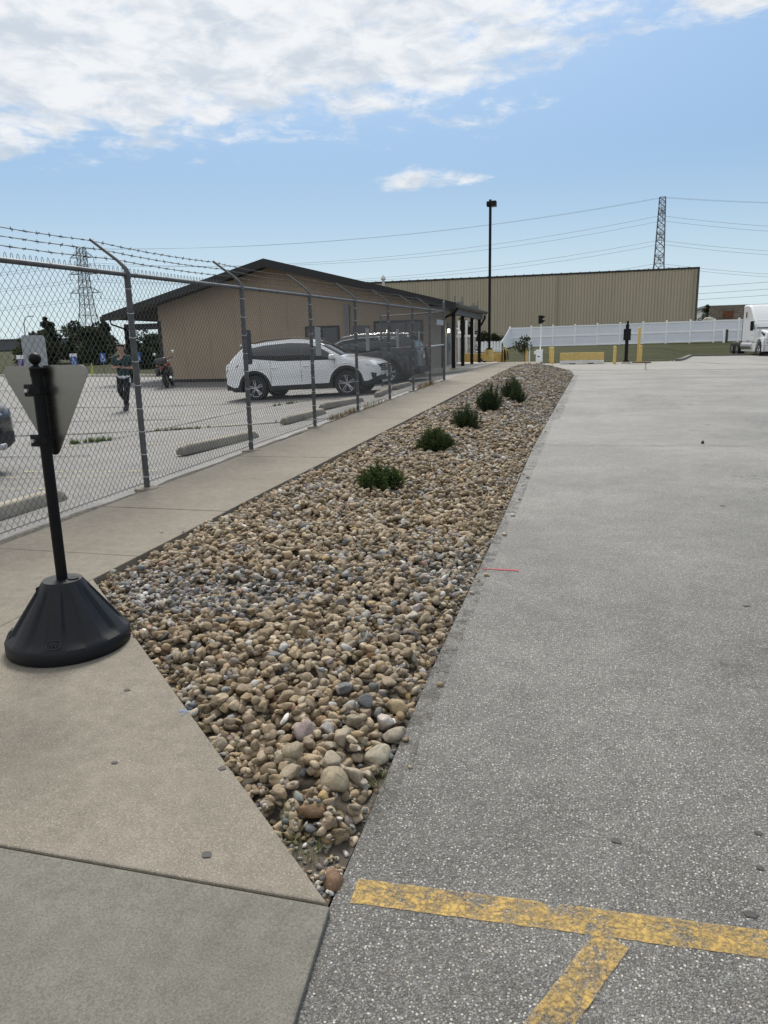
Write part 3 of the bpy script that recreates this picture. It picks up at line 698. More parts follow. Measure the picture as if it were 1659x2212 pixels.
# parking signs hung on the car-park side of the fence
M_SIGNB = mat('sign_back', (.50, .50, .49), .45, .2, var=.15, vscale=3)
M_SIGND = mat('dark_sign_face', (.045, .045, .05), .5)
SG = [(5.01, .27, 1.34 - .25, .50, 'pale blank parking sign hung on the fence behind the yield sign', M_SIGNB),
      (8.96, .27, 1.24, .44, 'dark parking sign hung on the fence at the tail of the white suv', M_SIGND),
      (11.70, .26, 1.30, .46, 'pale parking sign hung on the fence over the windscreen of the white suv', M_SIGNB),
      (14.65, .26, 1.34, .44, 'narrow pale sign on the fence over the rear window of the dark suv', M_SIGNB),
      (17.20, .26, 1.36, .44, 'narrow pale sign on the fence over the tail of the dark suv', M_SIGNB),
      (19.6, .24, 1.36, .42, 'small grey sign on the fence nearest the gate', M_SIGNB)]
for y, w_, z, h, lab, m in SG:
    s_ = thing('parking_sign', lab, 'sign', (FX - .05, y, z), 0, 'parking signs on the fence')
    pl = MB(); r_ = .025
    poly = [(w_ - r_ + r_ * math.cos(a), h - r_ + r_ * math.sin(a)) for a in np.linspace(0, 1.57, 4)] + [(r_ + r_ * math.cos(a), h - r_ + r_ * math.sin(a)) for a in np.linspace(1.57, 3.14, 4)] + \
           [(r_ + r_ * math.cos(a), r_ + r_ * math.sin(a)) for a in np.linspace(3.14, 4.71, 4)] + [(w_ - r_ + r_ * math.cos(a), r_ + r_ * math.sin(a)) for a in np.linspace(4.71, 6.28, 4)]
    pl.prism(poly, -.003, 0, 'YZ').build('panel', m, s_)
    for zz in (.05, h - .05): MB().lathe([(.008, 0), (.008, .008), (.004, .012)], 8, (0, w_ / 2, zz), 'X').build('bolt', M_TIE, s_, 40)
# concrete wheel stops
def stop_mesh():
    b = MB(); prof = [(-.085, 0), (.085, 0), (.085, .05), (.055, .125), (.02, .135), (-.02, .135), (-.055, .125), (-.085, .05)]
    L = [-.9, -.82, -.5, 0, .5, .82, .9]; n = len(prof)
    for y in L:
        s_ = .72 if abs(y) > .85 else 1.0; b.v += [(x * (s_ if z > .06 else 1), y, z * (s_ if z > .06 else 1)) for x, z in prof]
    b.f += [(i * n + k, i * n + (k + 1) % n, (i + 1) * n + (k + 1) % n, (i + 1) * n + k) for i in range(len(L) - 1) for k in range(n)] + [tuple(range(n))[::-1], tuple((len(L) - 1) * n + k for k in range(n))]
    return b
so = stop_mesh(); me0 = None
for x, y, rz, lab in ((-4.93, 5.15, -.02, 'concrete wheel stop behind the yield sign at the dark parked car'), (-5.02, 9.65, -.14, 'concrete wheel stop behind the second fence post'), (-5.08, 13.2, -.05, 'concrete wheel stop in front of the white suv bumper'),
                      (-5.2, 15.9, -.2, 'concrete wheel stop just beyond the white suv nose'), (-5.0, 18.7, .1, 'concrete wheel stop in front of the dark suv wheel'), (-5.1, 21.2, .0, 'concrete wheel stop nearest the gate')):
    if me0 is None: o = so.build('wheel_stop', M_STOP, None, 35, .012); me0 = o
    else: o = me0.copy(); COL.objects.link(o)
    o.location = (x, y, float(lot_z(x, y)) + .0); o.rotation_euler = (0, 0, rz); tag(o, lab, 'wheel stop', 'wheel stops along the fence')

# ------------------------------------------------------------------ portable yield sign on a moulded base
M_BLK = mat('black_moulded_plastic', (.0085, .0092, .012), .48, var=.25, vscale=7, bump=.08, bscale=240, spec=.3)
M_BLKP = mat('black_powder_coat', (.004, .004, .005), .5, bump=.06, bscale=300, spec=.2)
M_ALU = bpy.data.materials.new('brushed_aluminium'); M_ALU.use_nodes = True; q = NT(M_ALU.node_tree); b_ = q.n['Principled BSDF']
co = q.node('ShaderNodeTexCoord').outputs['Object']; mp = q.node('ShaderNodeMapping', {'Vector': co, 'Scale': (2, 2, 90)}).outputs[0]
b_.inputs['Base Color'].default_value = (.37, .355, .33, 1); b_.inputs['Metallic'].default_value = 1.0
q.l.new(q.ramp(q.noise(mp, 8, 4, .6), .3, .7, .27, .31), b_.inputs['Roughness'])
sg = thing('portable_sign', 'back of a portable yield sign on a black conical base', 'sign', (-2.405, 2.905, float(walk_z(2.9))))
prof = [(.282, 0.0, 0), (.286, .008, 0), (.286, .055, 0), (.280, .068, 0), (.268, .080, .3), (.251, .100, 1), (.213, .155, 1), (.172, .215, 1), (.130, .275, .9), (.109, .305, .25), (.095, .325, 0), (.090, .333, 0), (.02, .335, 0)]
b = MB(); N_ = 160
for r, z, d in prof:
    for k in range(N_):
        a = 2 * math.pi * k / N_; c = abs(((a * 9 / (2 * math.pi)) + .15) % 1 - .5) * 2      # nine recessed bays between broad ribs
        rec = float(sstep(.42, .54, c)); rr = r - d * rec * (.018 * (1 - .3 * (z / .33)))
        b.v.append((rr * math.cos(a), rr * math.sin(a), z))
b.f = [(i * N_ + k, i * N_ + (k + 1) % N_, (i + 1) * N_ + (k + 1) % N_, (i + 1) * N_ + k) for i in range(len(prof) - 1) for k in range(N_)] + [tuple((len(prof) - 1) * N_ + k for k in range(N_))]
base = b.build('base', M_BLK, sg, 28)
MB().lathe([(.026, .325), (.026, .337), (.024, .34)], 24, (.055, .01, 0)).build('filler_cap', M_BLKP, base, 30)
MB().lathe([(.013, 0), (.013, .004)], 14, (0, 0, 0)).build('drain_hole', mat('hole', (.003, .003, .003), .9), base).matrix_local = Matrix.Translation((-.085, -.068, .296)) @ Matrix.Rotation(rad(62), 4, Vector((.62, -.78, 0)).cross(Vector((0, 0, 1))) * -1)
# raised maker's mark on two ribs
M_MARK = mat('moulded_mark', (.02, .021, .025), .4)
def mark(ang, r, z, tilt):
    e = MB(); s_ = .021
    out = [(s_ * 1.5 * (abs(math.cos(a)) ** .5) * (1 if math.cos(a) > 0 else -1), s_ * (abs(math.sin(a)) ** .5) * (1 if math.sin(a) > 0 else -1), 0) for a in np.linspace(0, 6.283, 25)[:-1]]
    e.tube(out, .0016, 5, False, True)
    for x0 in (-.013, 0): e.tube([(x0 - .010, -.010, 0), (x0 - .001, .010, 0), (x0 + .001, .010, 0), (x0 + .011, -.010, 0)], .0022, 5)
    o = e.build('makers_mark', M_MARK, base, 40, fixn=False)
    o.matrix_local = Matrix.Rotation(ang, 4, 'Z') @ Matrix.Translation((r, 0, z)) @ Matrix.Rotation(rad(90), 4, 'Z') @ Matrix.Rotation(tilt, 4, 'X')
import itertools
def rib_ang(near):
    """centre angle of the rib nearest to a direction"""
    best = min((2 * math.pi * (j + .5 - .15) / 9 for j in range(9)), key=lambda a: abs((a - near + math.pi) % (2 * math.pi) - math.pi)); return best
for nr in (rad(-62), rad(-128)): mark(rib_ang(nr), .259, .097, rad(50))
MB().tube([(0, 0, .33), (0, 0, 1.315)], .0255, 24).build('pole', M_BLKP, sg, 50)
MB().lathe([(.0285, 1.295), (.0285, 1.325), (.031, 1.328), (.031, 1.336), (.022, 1.343), (.012, 1.348), (.012, 1.352)] + [(.0275 * math.sin(a), 1.376 - .0275 * math.cos(a)) for a in np.linspace(.45, 3.13, 14)], 24).build('finial', M_BLKP, sg, 60)
def rounded_tri(P, r):
    out = []; n = len(P)
    for i in range(n):
        p, a, c = Vector(P[i]), Vector(P[i - 1]), Vector(P[(i + 1) % n]); da, dc = (a - p).normalized(), (c - p).normalized()
        ang = da.angle(dc); t = r / math.tan(ang / 2); ctr = p + (da + dc).normalized() * (r / math.sin(ang / 2))
        s0, s1 = p + da * t, p + dc * t
        a0 = math.atan2((s0 - ctr).y, (s0 - ctr).x); a1 = math.atan2((s1 - ctr).y, (s1 - ctr).x); d = (a1 - a0 + math.pi) % (2 * math.pi) - math.pi
        out += [(ctr.x + r * math.cos(a0 + d * k / 7), ctr.y + r * math.sin(a0 + d * k / 7)) for k in range(8)]
    return out
tri = rounded_tri([(-.235, 1.345), (.265, 1.345), (.015, .895)], .035)
MB().prism(tri, .036, .039, 'XZ').build('sign_panel', M_ALU, sg)
for z in (1.235, 1.005):
    br = MB().box((0, .004, z), (.058, .062, .034)).build('clamp', M_BLKP, sg, bevel=.002)
    MB().box((-.044, -.012, z), (.046, .010, .056)).build('clamp_plate', M_BLK, br, bevel=.004)
    MB().lathe([(.009, -.022), (.009, 0), (.005, .006)], 6, (-.044, -.012, z), 'Y').build('bolt', M_TIE, br, 30)
# ------------------------------------------------------------------ office building with porch
def siding_mat(name, c1, c2, pitch, axis=2):
    m = bpy.data.materials.new(name); m.use_nodes = True; q = NT(m.node_tree); b = q.n['Principled BSDF']
    co = q.node('ShaderNodeTexCoord').outputs['Object']
    q.l.new(q.mix(q.ramp(q.noise(co, .7, 5, .6), .3, .7), c1, c2), b.inputs['Base Color']); b.inputs['Roughness'].default_value = .7
    bn = q.node('ShaderNodeBump', {'Strength': .3, 'Distance': .01, 'Height': q.noise(co, 22, 4, .7)}); q.l.new(bn.outputs[0], b.inputs['Normal'])
    return m
M_TAN = siding_mat('tan_wall_panel', (.37, .285, .20), (.33, .255, .18), .3)
M_CREAM = siding_mat('cream_wall_panel', (.50, .43, .33), (.46, .40, .31), .3)
M_FASC = mat('dark_bronze_metal', (.009, .0085, .0085), .5, var=.3, vscale=3)
M_SHING = mat('dark_shingles', (.035, .033, .032), .9, var=.5, vscale=18, bump=.6, bscale=30)
M_GLASS = mat('dark_window_glass', (.02, .023, .028), .08, spec=.8)
M_GREYM = mat('grey_metal', (.20, .20, .20), .5, .3, var=.2)
M_BLKM = mat('black_metal', (.005, .005, .006), .5, spec=.25)
M_WHITE = mat('white_vinyl', (.90, .91, .92), .5, var=.06, vscale=1.3)
M_YBOL = mat('yellow_bollard_paint', (.62, .45, .14), .55, col2=(.54, .38, .12), vscale=6, bump=.1, bscale=60)
M_YCON = mat('yellow_painted_concrete', (.60, .44, .15), .7, col2=(.48, .35, .13), vscale=5, bump=.25, bscale=40)
RIDX, RIDZ, EAVL, EAVR, SL_ = -12.72, 4.95, -20.5, -4.85, .255
off = thing('office_building', 'low tan office building with dark gable roof and porch posts behind the fence', 'building', (0, 30.2, 0))
Y0, Y1 = 0.0, 6.6
def roofz(x): return RIDZ - SL_ * abs(x - RIDX)
WL, WR = -18.3, -6.1
gw = [(WL, -.3), (WR, -.3), (WR, roofz(WR) - .16), (RIDX, RIDZ - .16), (WL, roofz(WL) - .16)]
wall = MB().prism(gw, Y0, Y0 + .15, 'XZ').build('wall', M_TAN, off)
for x in np.arange(WL + 1.22, WR, 1.22):             # butted wall panels: thin battens over their joints
    MB().bb((x - .018, -.012, .12), (x + .018, .002, roofz(x) - .2)).build('batten', M_TAN, wall)
MB().bb((WL, -.02, -.1), (WR, .01, .16)).build('base_flashing', M_FASC, wall)
MB().bb((WL, Y0 + .15, -.3), (WL + .15, Y1, roofz(WL) - .16)).build('wall', M_TAN, off)
rw = MB().bb((WR - .15, Y0 + .15, -.3), (WR, Y1, roofz(WR) - .16)).build('wall', M_CREAM, off); tag(rw, 'cream porch wall')
MB().bb((WL, Y1, -.3), (WR, Y1 + .15, roofz(WL) - .16)).build('wall', M_TAN, off)
rf = MB()                                            # roof slabs
for xe in (EAVL, EAVR):
    za = roofz(xe); rf.add([(RIDX, -.9, RIDZ), (RIDX, Y1 + 1.2, RIDZ), (xe, Y1 + 1.2, za), (xe, -.9, za), (RIDX, -.9, RIDZ - .1), (RIDX, Y1 + 1.2, RIDZ - .1), (xe, Y1 + 1.2, za - .1), (xe, -.9, za - .1)],
                           [(0, 1, 2, 3), (4, 7, 6, 5), (0, 3, 7, 4), (1, 5, 6, 2), (2, 6, 7, 3)])
roof = rf.build('roof', M_SHING, off)
for xe in (EAVL, EAVR):
    fz = MB(); a, c = (RIDX, RIDZ), (xe, roofz(xe)); h = .30
    fz.add([(a[0], -.96, a[1] + .03), (c[0], -.96, c[1] + .03), (c[0], -.96, c[1] - h + .06), (a[0], -.96, a[1] - h), (a[0], -.88, a[1] + .03), (c[0], -.88, c[1] + .03), (c[0], -.88, c[1] - h + .06), (a[0], -.88, a[1] - h)],
           [(0, 1, 2, 3), (4, 7, 6, 5), (0, 4, 5, 1), (1, 5, 6, 2), (2, 6, 7, 3), (3, 7, 4, 0)])
    fz.build('rake_fascia', M_FASC, roof)
    MB().bb((min(xe, RIDX), -.9, 0), (max(xe, RIDX), 0, .01)).build  # soffit below
    sf = MB(); sf.add([(RIDX, -.88, RIDZ - .18), (xe, -.88, roofz(xe) - .18), (xe, .02, roofz(xe) - .18), (RIDX, .02, RIDZ - .18)], [(0, 1, 2, 3)]); sf.build('soffit', M_FASC, roof)
M_GUT = mat('bronze_gutter', (.06, .057, .054), .5, .2)
gut = MB().prism([(EAVR - .02, roofz(EAVR) - .02), (EAVR + .14, roofz(EAVR) - .02), (EAVR + .14, roofz(EAVR) - .07), (EAVR + .08, roofz(EAVR) - .15), (EAVR - .02, roofz(EAVR) - .15)], -.95, Y1 + 1.25, 'XZ').build('gutter', M_GUT, roof)
MB().prism([(EAVL + .02, roofz(EAVL) - .02), (EAVL - .12, roofz(EAVL) - .02), (EAVL - .08, roofz(EAVL) - .14), (EAVL + .02, roofz(EAVL) - .14)], -.95, Y1 + 1.25, 'XZ').build('gutter', M_FASC, roof)
PZ = float(walk_z(33)) - .015
for yy in (29.75, 32.1, 34.8, 37.35):
    MB().bb((-5.10, yy - 30.2 - .055, PZ), (-4.96, yy - 30.2 + .055, 2.62)).build('porch_post', M_BLKM, off, bevel=.008)
MB().bb((-5.14, -.65, 2.55), (-4.92, 7.5, 2.80)).build('porch_beam', mat('porch_beam_paint', (.07, .065, .06), .6), off)
MB().add([(WR, -.6, 2.90), (-4.9, -.6, 2.80), (-4.9, 7.4, 2.80), (WR, 7.4, 2.90)], [(0, 1, 2, 3)]).build('porch_ceiling', mat('porch_soffit', (.16, .15, .14), .7), off)
MB().bb((-20.05, -.05, 2.36), (WL, .12, 2.62)).build('porch_beam', M_FASC, off)
MB().bb((-20.05, -.05, -.2), (-19.9, .10, 2.4)).build('porch_post', M_BLKM, off)
MB().bb((WL - .06, -.035, -.1), (WL + .10, .1, 2.7)).build('corner_trim', M_FASC, off)
MB().tube([(EAVL + .1, -.5, 2.80), (EAVL + .1, -.45, 2.62), (EAVL + .5, -.1, 2.42), (-19.97, -.08, 2.3), (-19.97, -.08, .1)], .04, 10).build('downspout', M_BLKM, off, 50)
MB().tube([(EAVR + .06, 7.3, 2.74), (EAVR + .06, 7.3, 2.60), (-4.92, 7.32, 2.38), (-5.03, 7.36, 2.2), (-5.03, 7.36, .72), (-4.93, 7.3, .56), (-4.72, 7.1, .53)], .05, 10).build('downspout', M_BLKM, off, 50)
MB().tube([(EAVR + .05, -.8, 2.76), (-4.95, -.7, 2.60), (-5.35, -.45, 2.45), (-5.5, -.3, 2.2), (-5.5, -.3, .3)], .045, 10).build('downspout', M_BLKM, off, 50)
# openings on the gable wall
def opening(x0, x1, z0, z1, mullions=1, nm='window', hb=False):
    fr = MB().bb((x0 - .06, -.03, z0 - .06), (x1 + .06, .02, z1 + .06)).build(nm, M_FASC, off)
    w_ = (x1 - x0) / mullions
    for i in range(mullions):
        MB().bb((x0 + i * w_ + .03, -.036, z0 + .03), (x0 + (i + 1) * w_ - .03, -.028, z1 - .03)).build('pane', M_GLASS, fr)
    return fr
opening(-11.35, -9.95, .9, 2.22, 2)
opening(-8.35, -6.4, .35, 2.35, 3)
dr = MB().bb((-9.30, -.05, .2), (-8.6, .0, 2.25)).build('door', mat('door_grey', (.10, .10, .11), .5), off); MB().box((-8.72, -.08, 1.15), (.03, .05, .22)).build('handle', M_TIE, dr)
eb = MB().bb((-9.62, -.14, 1.6), (-9.42, 0, 3.1)).build('electrical_conduit', M_GREYM, off)
M_LAMP = mat('lit_lamp_glass', (.9, .9, .85), .4, emit=(1, .95, .82, 2.2))
def wall_lamp(name, lab, loc, rz=0.0):
    t = thing(name, lab, 'lamp', loc, rz)
    MB().box((0, -.02, 0), (.12, .04, .22)).build('bracket', M_BLKM, t, bevel=.006)
    MB().lathe([(.055, -.10), (.06, .04), (.045, .07)], 14, (0, -.10, 0)).build('glass', M_LAMP, t, 40)
    MB().lathe([(.075, .07), (.075, .09), (.02, .12)], 14, (0, -.10, 0)).build('cap', M_BLKM, t, 40)
wall_lamp('wall_lamp', 'small lit wall lamp beside the dark windows of the office gable', (-7.78, 30.15, 1.98))
wall_lamp('wall_lamp', 'small lit wall lamp over the grey porch door', (WR, 34.2, 2.02), math.pi / 2)
# porch door with frame
pd = MB().bb((WR, 4.15, PZ), (WR + .05, 5.15, 2.35)).build('porch_door', mat('steel_door', (.22, .21, .20), .5, .2), off)
MB().bb((WR + .05, 4.45, 1.2), (WR + .058, 4.7, 2.2)).build('pane', M_GLASS, pd); MB().tube([(WR + .05, 4.3, 1.1), (WR + .10, 4.3, 1.15), (WR + .10, 4.3, 1.4), (WR + .05, 4.3, 1.45)], .012, 8).build('handle', M_BLKM, pd, 50)
vp = MB().lathe([(.06, 0), (.06, .42), (.11, .44), (.11, .50), (.07, .56), (.03, .62)], 14, (-8.75, 3.0, roofz(-8.75) - .1)).build('vent_pipe', mat('white_pipe', (.6, .58, .54), .5), roof, 40)
for x, yy, h in ((-6.3, 7.5, .42), (-5.95, 7.6, .45), (-5.4, 7.7, .3), (-5.2, 7.75, .42)): MB().tube([(x, yy, 2.8), (x, yy, roofz(x) + h)], .03, 8).build('vent_pipe', M_GREYM, roof, 50)
MB().bb((-6.35, 7.35, roofz(-6) + .02), (-5.9, 7.7, roofz(-6) + .2)).build('roof_unit', M_GREYM, roof)
MB().bb((-5.55, 7.5, roofz(-5.3) + .02), (-5.15, 7.75, roofz(-5.3) + .18)).build('roof_unit', M_GREYM, roof)

# ------------------------------------------------------------------ warehouse
def rib_mat():
    m = bpy.data.materials.new('khaki_ribbed_steel'); m.use_nodes = True; q = NT(m.node_tree); b = q.n['Principled BSDF']
    co = q.node('ShaderNodeTexCoord').outputs['Object']; mp = q.node('ShaderNodeMapping', {'Vector': co, 'Scale': (1, 1, .08)}).outputs[0]
    q.l.new(q.mix(q.ramp(q.noise(mp, 1.2, 5, .6), .3, .7), (.41, .355, .26), (.375, .325, .238)), b.inputs['Base Color']); b.inputs['Roughness'].default_value = .55; return m
M_RIB = rib_mat()
wh = thing('warehouse', 'long khaki steel warehouse with vertical ribs behind the white fence', 'building', (0, 85, 1.3))
def ribs(x0, x1, z0, z1, nrm='Y'):
    b = MB(); P = []; x = x0
    while x < x1:
        P += [(x, -.07), (x + .22, -.07), (x + .245, 0), (x + .285, 0), (x + .31, -.07)]; x += .31
    for i, (px_, d) in enumerate(P):
        for z in (z0, z1): b.v.append((px_, d, z) if nrm == 'Y' else (-d, px_, z))
    b.f = [(2 * i, 2 * i + 2, 2 * i + 3, 2 * i + 1) for i in range(len(P) - 1)]
    return b
WT = 7.05
for x0, x1 in ((-40, -15.0), (-15, -3.0), (-3.0, 10.9)):
    ribs(x0, x1 - .05, -1.0, WT).build('wall_panel', M_RIB, wh)
sd = ribs(0, 45, -1.0, WT, 'X').build('wall_panel', M_RIB, wh); sd.location = (10.9, 0, 0)
MB().bb((-40, -.02, -1.0), (10.85, .0, WT)).build('inner_wall', M_RIB, wh)
for x in (-15.0, -3.0, 10.6): MB().bb((x - .06, -.16, -1), (x + .06, -.05, WT - .1)).build('downspout', mat('khaki_trim', (.25, .22, .155), .5), wh)
rt = MB().bb((-40.2, -.14, WT - .05), (11.05, .06, WT + .12)).build('eave_trim', M_FASC, wh)
for i in range(52): MB().bb((-40 + i * .98, -.2, WT + .12), (-40 + i * .98 + .10, .3, WT + .17)).build('roof_rib', M_GREYM, rt)
MB().bb((10.90, -.12, -1), (11.08, .06, WT + .1)).build('corner_trim', mat('dark_corner_trim', (.07, .06, .05), .5), wh)
MB().add([(-40, 0, WT + .1), (11.05, 0, WT + .1), (11.05, 22, WT + .5), (-40, 22, WT + .5), (11.05, 45, WT + .1), (-40, 45, WT + .1)], [(0, 1, 2, 3), (3, 2, 4, 5)]).build('roof', M_GREYM, wh)

# ------------------------------------------------------------------ white vinyl fence behind the bank
M_WHPAN = mat('white_fence_panel', (.74, .77, .83), .45, var=.05, vscale=1.0)
vf = thing('white_vinyl_fence', 'long white vinyl privacy fence on the grass bank in front of the warehouse', 'fence', (0, 68, 0))
xs = [-6.46 + 1.86 * i for i in range(14)]
fzb = lambda x: .90 + .009 * (x + 6.5)
for i, x in enumerate(xs):
    p = MB().box((x, 0, fzb(x) + .88), (.13, .13, 1.86)).build('post', M_WHITE, vf); MB().box((x, 0, fzb(x) + 1.84), (.17, .17, .05), None, (.4, .4)).build('post_cap', M_WHITE, p)
for x0, x1 in zip(xs[:-1], xs[1:]):
    a = MB(); zb = fzb((x0 + x1) / 2)
    MB().bb((x0 + .06, -.01, zb + .06), (x1 - .06, .02, zb + 1.70)).build('panel', M_WHPAN, vf)
    for zz in (.04, .84, 1.64): MB().bb((x0 + .06, -.045, zb + zz), (x1 - .06, .045, zb + zz + .11)).build('rail', M_WHITE, vf)
# stepped picket run that drops from the corner towards the yard ramp
pf = thing('white_picket_fence', 'white picket fence stepping down from the corner beside the light pole', 'fence', (0, 0, 0))
run = [(-6.44, 67.9, .85, 2.72), (-6.42, 66.5, .72, 2.5), (-6.40, 65, .62, 2.25), (-6.38, 63.5, .52, 2.0), (-6.36, 62, .42, 1.76), (-6.38, 60.4, .32, 1.58)]
pts = []
for (x0, y0, b0, t0), (x1, y1, b1, t1) in zip(run[:-1], run[1:]):
    for i in range(7): f = i / 7; pts.append((x0 + (x1 - x0) * f, y0 + (y1 - y0) * f, b0 + (b1 - b0) * f, t0 + (t1 - t0) * f, 0))
for i in range(17): pts.append((-6.42 - i * .24, 60.2, .25, 1.56 - .04 * abs(math.sin(i * 1.2)), 1))
for x, y, b0, t0, ax in pts:
    d = (.05, .16) if not ax else (.19, .05)
    MB().prism([(-d[0] / 2 if ax else -d[1] / 2, b0), (d[0] / 2 if ax else d[1] / 2, b0), (d[0] / 2 if ax else d[1] / 2, t0 - .05), (.03, t0), (-.03, t0), (-d[0] / 2 if ax else -d[1] / 2, t0 - .05)], -.02, .02, 'XZ' if ax else 'YZ').build('picket', M_WHITE, pf).location = (x, y, 0)
MB().bb((-10.6, 60.23, .9), (-6.4, 60.29, 1.0)).build('rail', M_WHITE, pf)
# weathered white panel screen past the porch
M_WEATH = mat('weathered_white_panel', (.52, .52, .52), .7, col2=(.34, .335, .33), vscale=5, bump=.2, bscale=20)
sc_ = thing('panel_screen', 'weathered white panel screen with posts seen between the porch posts', 'fence', (0, 41.5, .3))
for i in range(14):
    MB().box((-9.0 + i * .24, 0, .75), (.20, .03, 1.36), Matrix.Rotation(random.uniform(-.02, .02), 3, 'Y')).build('board', M_WEATH, sc_)
MB().bb((-9.1, -.05, 1.44), (-5.75, .05, 1.58)).build('rail', M_WHITE, sc_)
for x in (-7.15, -6.72, -6.3, -5.92): MB().bb((x - .05, -.06, 0), (x + .05, .06, 2.35)).build('post', M_WHITE, sc_)
gl = thing('gooseneck_lamp', 'white gooseneck lamp between the porch posts', 'lamp', (-6.75, 40.9, 1.95))
MB().tube([(-.2, .5, .25), (-.1, .1, .28), (.06, 0, .26), (.16, 0, .18), (.19, 0, .08)], .03, 8).build('arm', M_WHITE, gl, 50); MB().lathe([(.05, .1), (.13, .03), (.14, -.06), (.10, -.08)], 14, (.19, 0, 0)).build('shade', M_WHITE, gl, 40)

# ------------------------------------------------------------------ light pole, bollards, gate hardware
lp = thing('light_pole', 'tall black parking light pole on a round yellow concrete base', 'light pole', (-4.62, 38, .5))
MB().lathe([(.225, 0), (.225, .56), (.20, .60)], 28).build('base', M_YCON, lp, 40)
MB().box((0, 0, .63), (.30, .30, .07)).build('base_plate', M_BLKM, lp, bevel=.01)
MB().bb((-.06, -.06, .6), (.06, .06, 7.62)).build('pole', M_BLKM, lp, bevel=.008)
hd = MB().box((.16, 0, 7.42), (.26, .40, .24)).build('lamp_head', M_BLKM, lp, bevel=.02); MB().box((.16, 0, 7.295), (.20, .3, .012)).build('lens', mat('lamp_lens', (.5, .5, .5), .3), hd)
hd = MB().box((-.11, 0, 7.42), (.12, .34, .22)).build('lamp_head', M_BLKM, lp, bevel=.02)
lw = thing('low_wall', 'low yellow painted concrete wall behind the light pole', 'wall', (0, 38.6, .45))
MB().bb((-6.0, 0, 0), (-3.75, .2, .47)).build('wall_body', M_YCON, lw, bevel=.015); MB().bb((-4.05, -.004, .44), (-3.75, .204, .62)).build('raised_end', M_YCON, lw, bevel=.01)
hr = thing('stair_handrail', 'short black stair handrail behind the low yellow wall', 'handrail', (-4.0, 38.2, .45))
for x, y0, y1 in ((0, 0, .0), (.12, 0, .5)): MB().tube([(x, 0, 0), (x, 0, .95 if not x else .6), (x + .12, .25, .55), (x + .16, .3, .1)], .028, 8).build('rail', M_BLKM, hr, 50)
def bollard(lab, x, y, z, h, r=.085, lean=0.0):
    o = MB().lathe([(r, -.1), (r, h - .06), (r * .85, h - .025), (r * .5, h - .004), (.01, h)], 20).build('bollard', M_YBOL, None, 50)
    o.location = (x, y, z); o.rotation_euler = (0, lean, 0); tag(o, lab, 'bollard', 'yellow bollards by the gate'); return o
bollard('yellow bollard beside the white gate box', -1.80, 45.0, .13, .98)
bollard('yellow bollard just behind the one at the gate box', -1.98, 46.4, .14, .95)
bollard('yellow bollard in front of the young tree', -2.93, 40, .45, .63, .075)
bollard('short yellow bollard behind the end of the low wall', -4.22, 41.5, .3, .92)
bollard('yellow bollard between the barrier and the black card reader post', 1.58, 43, .13, .97)
bollard('tall thin yellow post right of the black card reader post', 2.90, 44.5, .13, 1.95, .075)
bollard('short yellow bollard in front of the tall yellow post', 2.98, 44.1, .13, .97, .085)
bollard('yellow bollard behind the porch posts', -5.85, 40.4, .4, .75, .08)
# gate operator with traffic light
go = thing('gate_operator', 'white gate operator box beside the yellow bollards', 'gate box', (-2.50, 44, .12))
MB().box((0, 0, .40), (.36, .36, .80)).build('cabinet', M_WHITE, go, bevel=.02); MB().box((0, 0, .82), (.40, .40, .05)).build('lid', M_WHITE, go, bevel=.015)
MB().box((-.03, -.185, .48), (.14, .01, .05)).build('slot', M_BLKM, go); MB().box((-.25, .05, .68), (.10, .16, .18)).build('arm_hub', M_WHITE, go, bevel=.02)
tl = thing('traffic_light', 'small black traffic light facing sideways on a white stick', 'traffic light', (-2.46, 44.1, .94))
MB().tube([(0, 0, 0), (.02, 0, .35), (.01, 0, 1.5)], .035, 10).build('stick', M_WHITE, tl, 50)
hs = MB().box((-.03, 0, 1.70), (.20, .24, .46)).build('housing', M_BLKM, tl, bevel=.02)
for z in (1.81, 1.59):
    MB().prism([(.07, z + .10), (.24, z + .05), (.24, z + .03), (.07, z - .08)], -.1, .1, 'XZ').build('visor', M_BLKM, hs)
sm = thing('marker_post', 'thin white marker post standing in front of the young tree', 'post', (-2.86, 41.2, .4)); MB().bb((-.035, -.01, 0), (.035, .01, 1.38)).build('strip', M_WHITE, sm)
# jersey barrier
jb = thing('jersey_barrier', 'concrete barrier painted yellow above white across the gate', 'barrier', (-.15, 44, .13))
low = [(-.20, 0), (.20, 0), (.20, .07), (.13, .22), (-.13, .22), (-.20, .07)]; hi = [(-.128, .222), (.128, .222), (.085, .64), (-.085, .64)]
lo_ = MB().prism(low, -1.2, 1.2, 'YZ').build('foot', mat('white_painted_concrete', (.66, .65, .62), .7, var=.25, vscale=5), jb, bevel=.01)
MB().prism(hi, -1.2, 1.2, 'YZ').build('wall', M_YCON, jb, bevel=.012)
for x in (-.5, .5): MB().bb((x - .17, -.21, -.005), (x + .17, -.19, .06)).build('lift_slot', mat('slot_dark', (.05, .05, .05), .9), lo_)
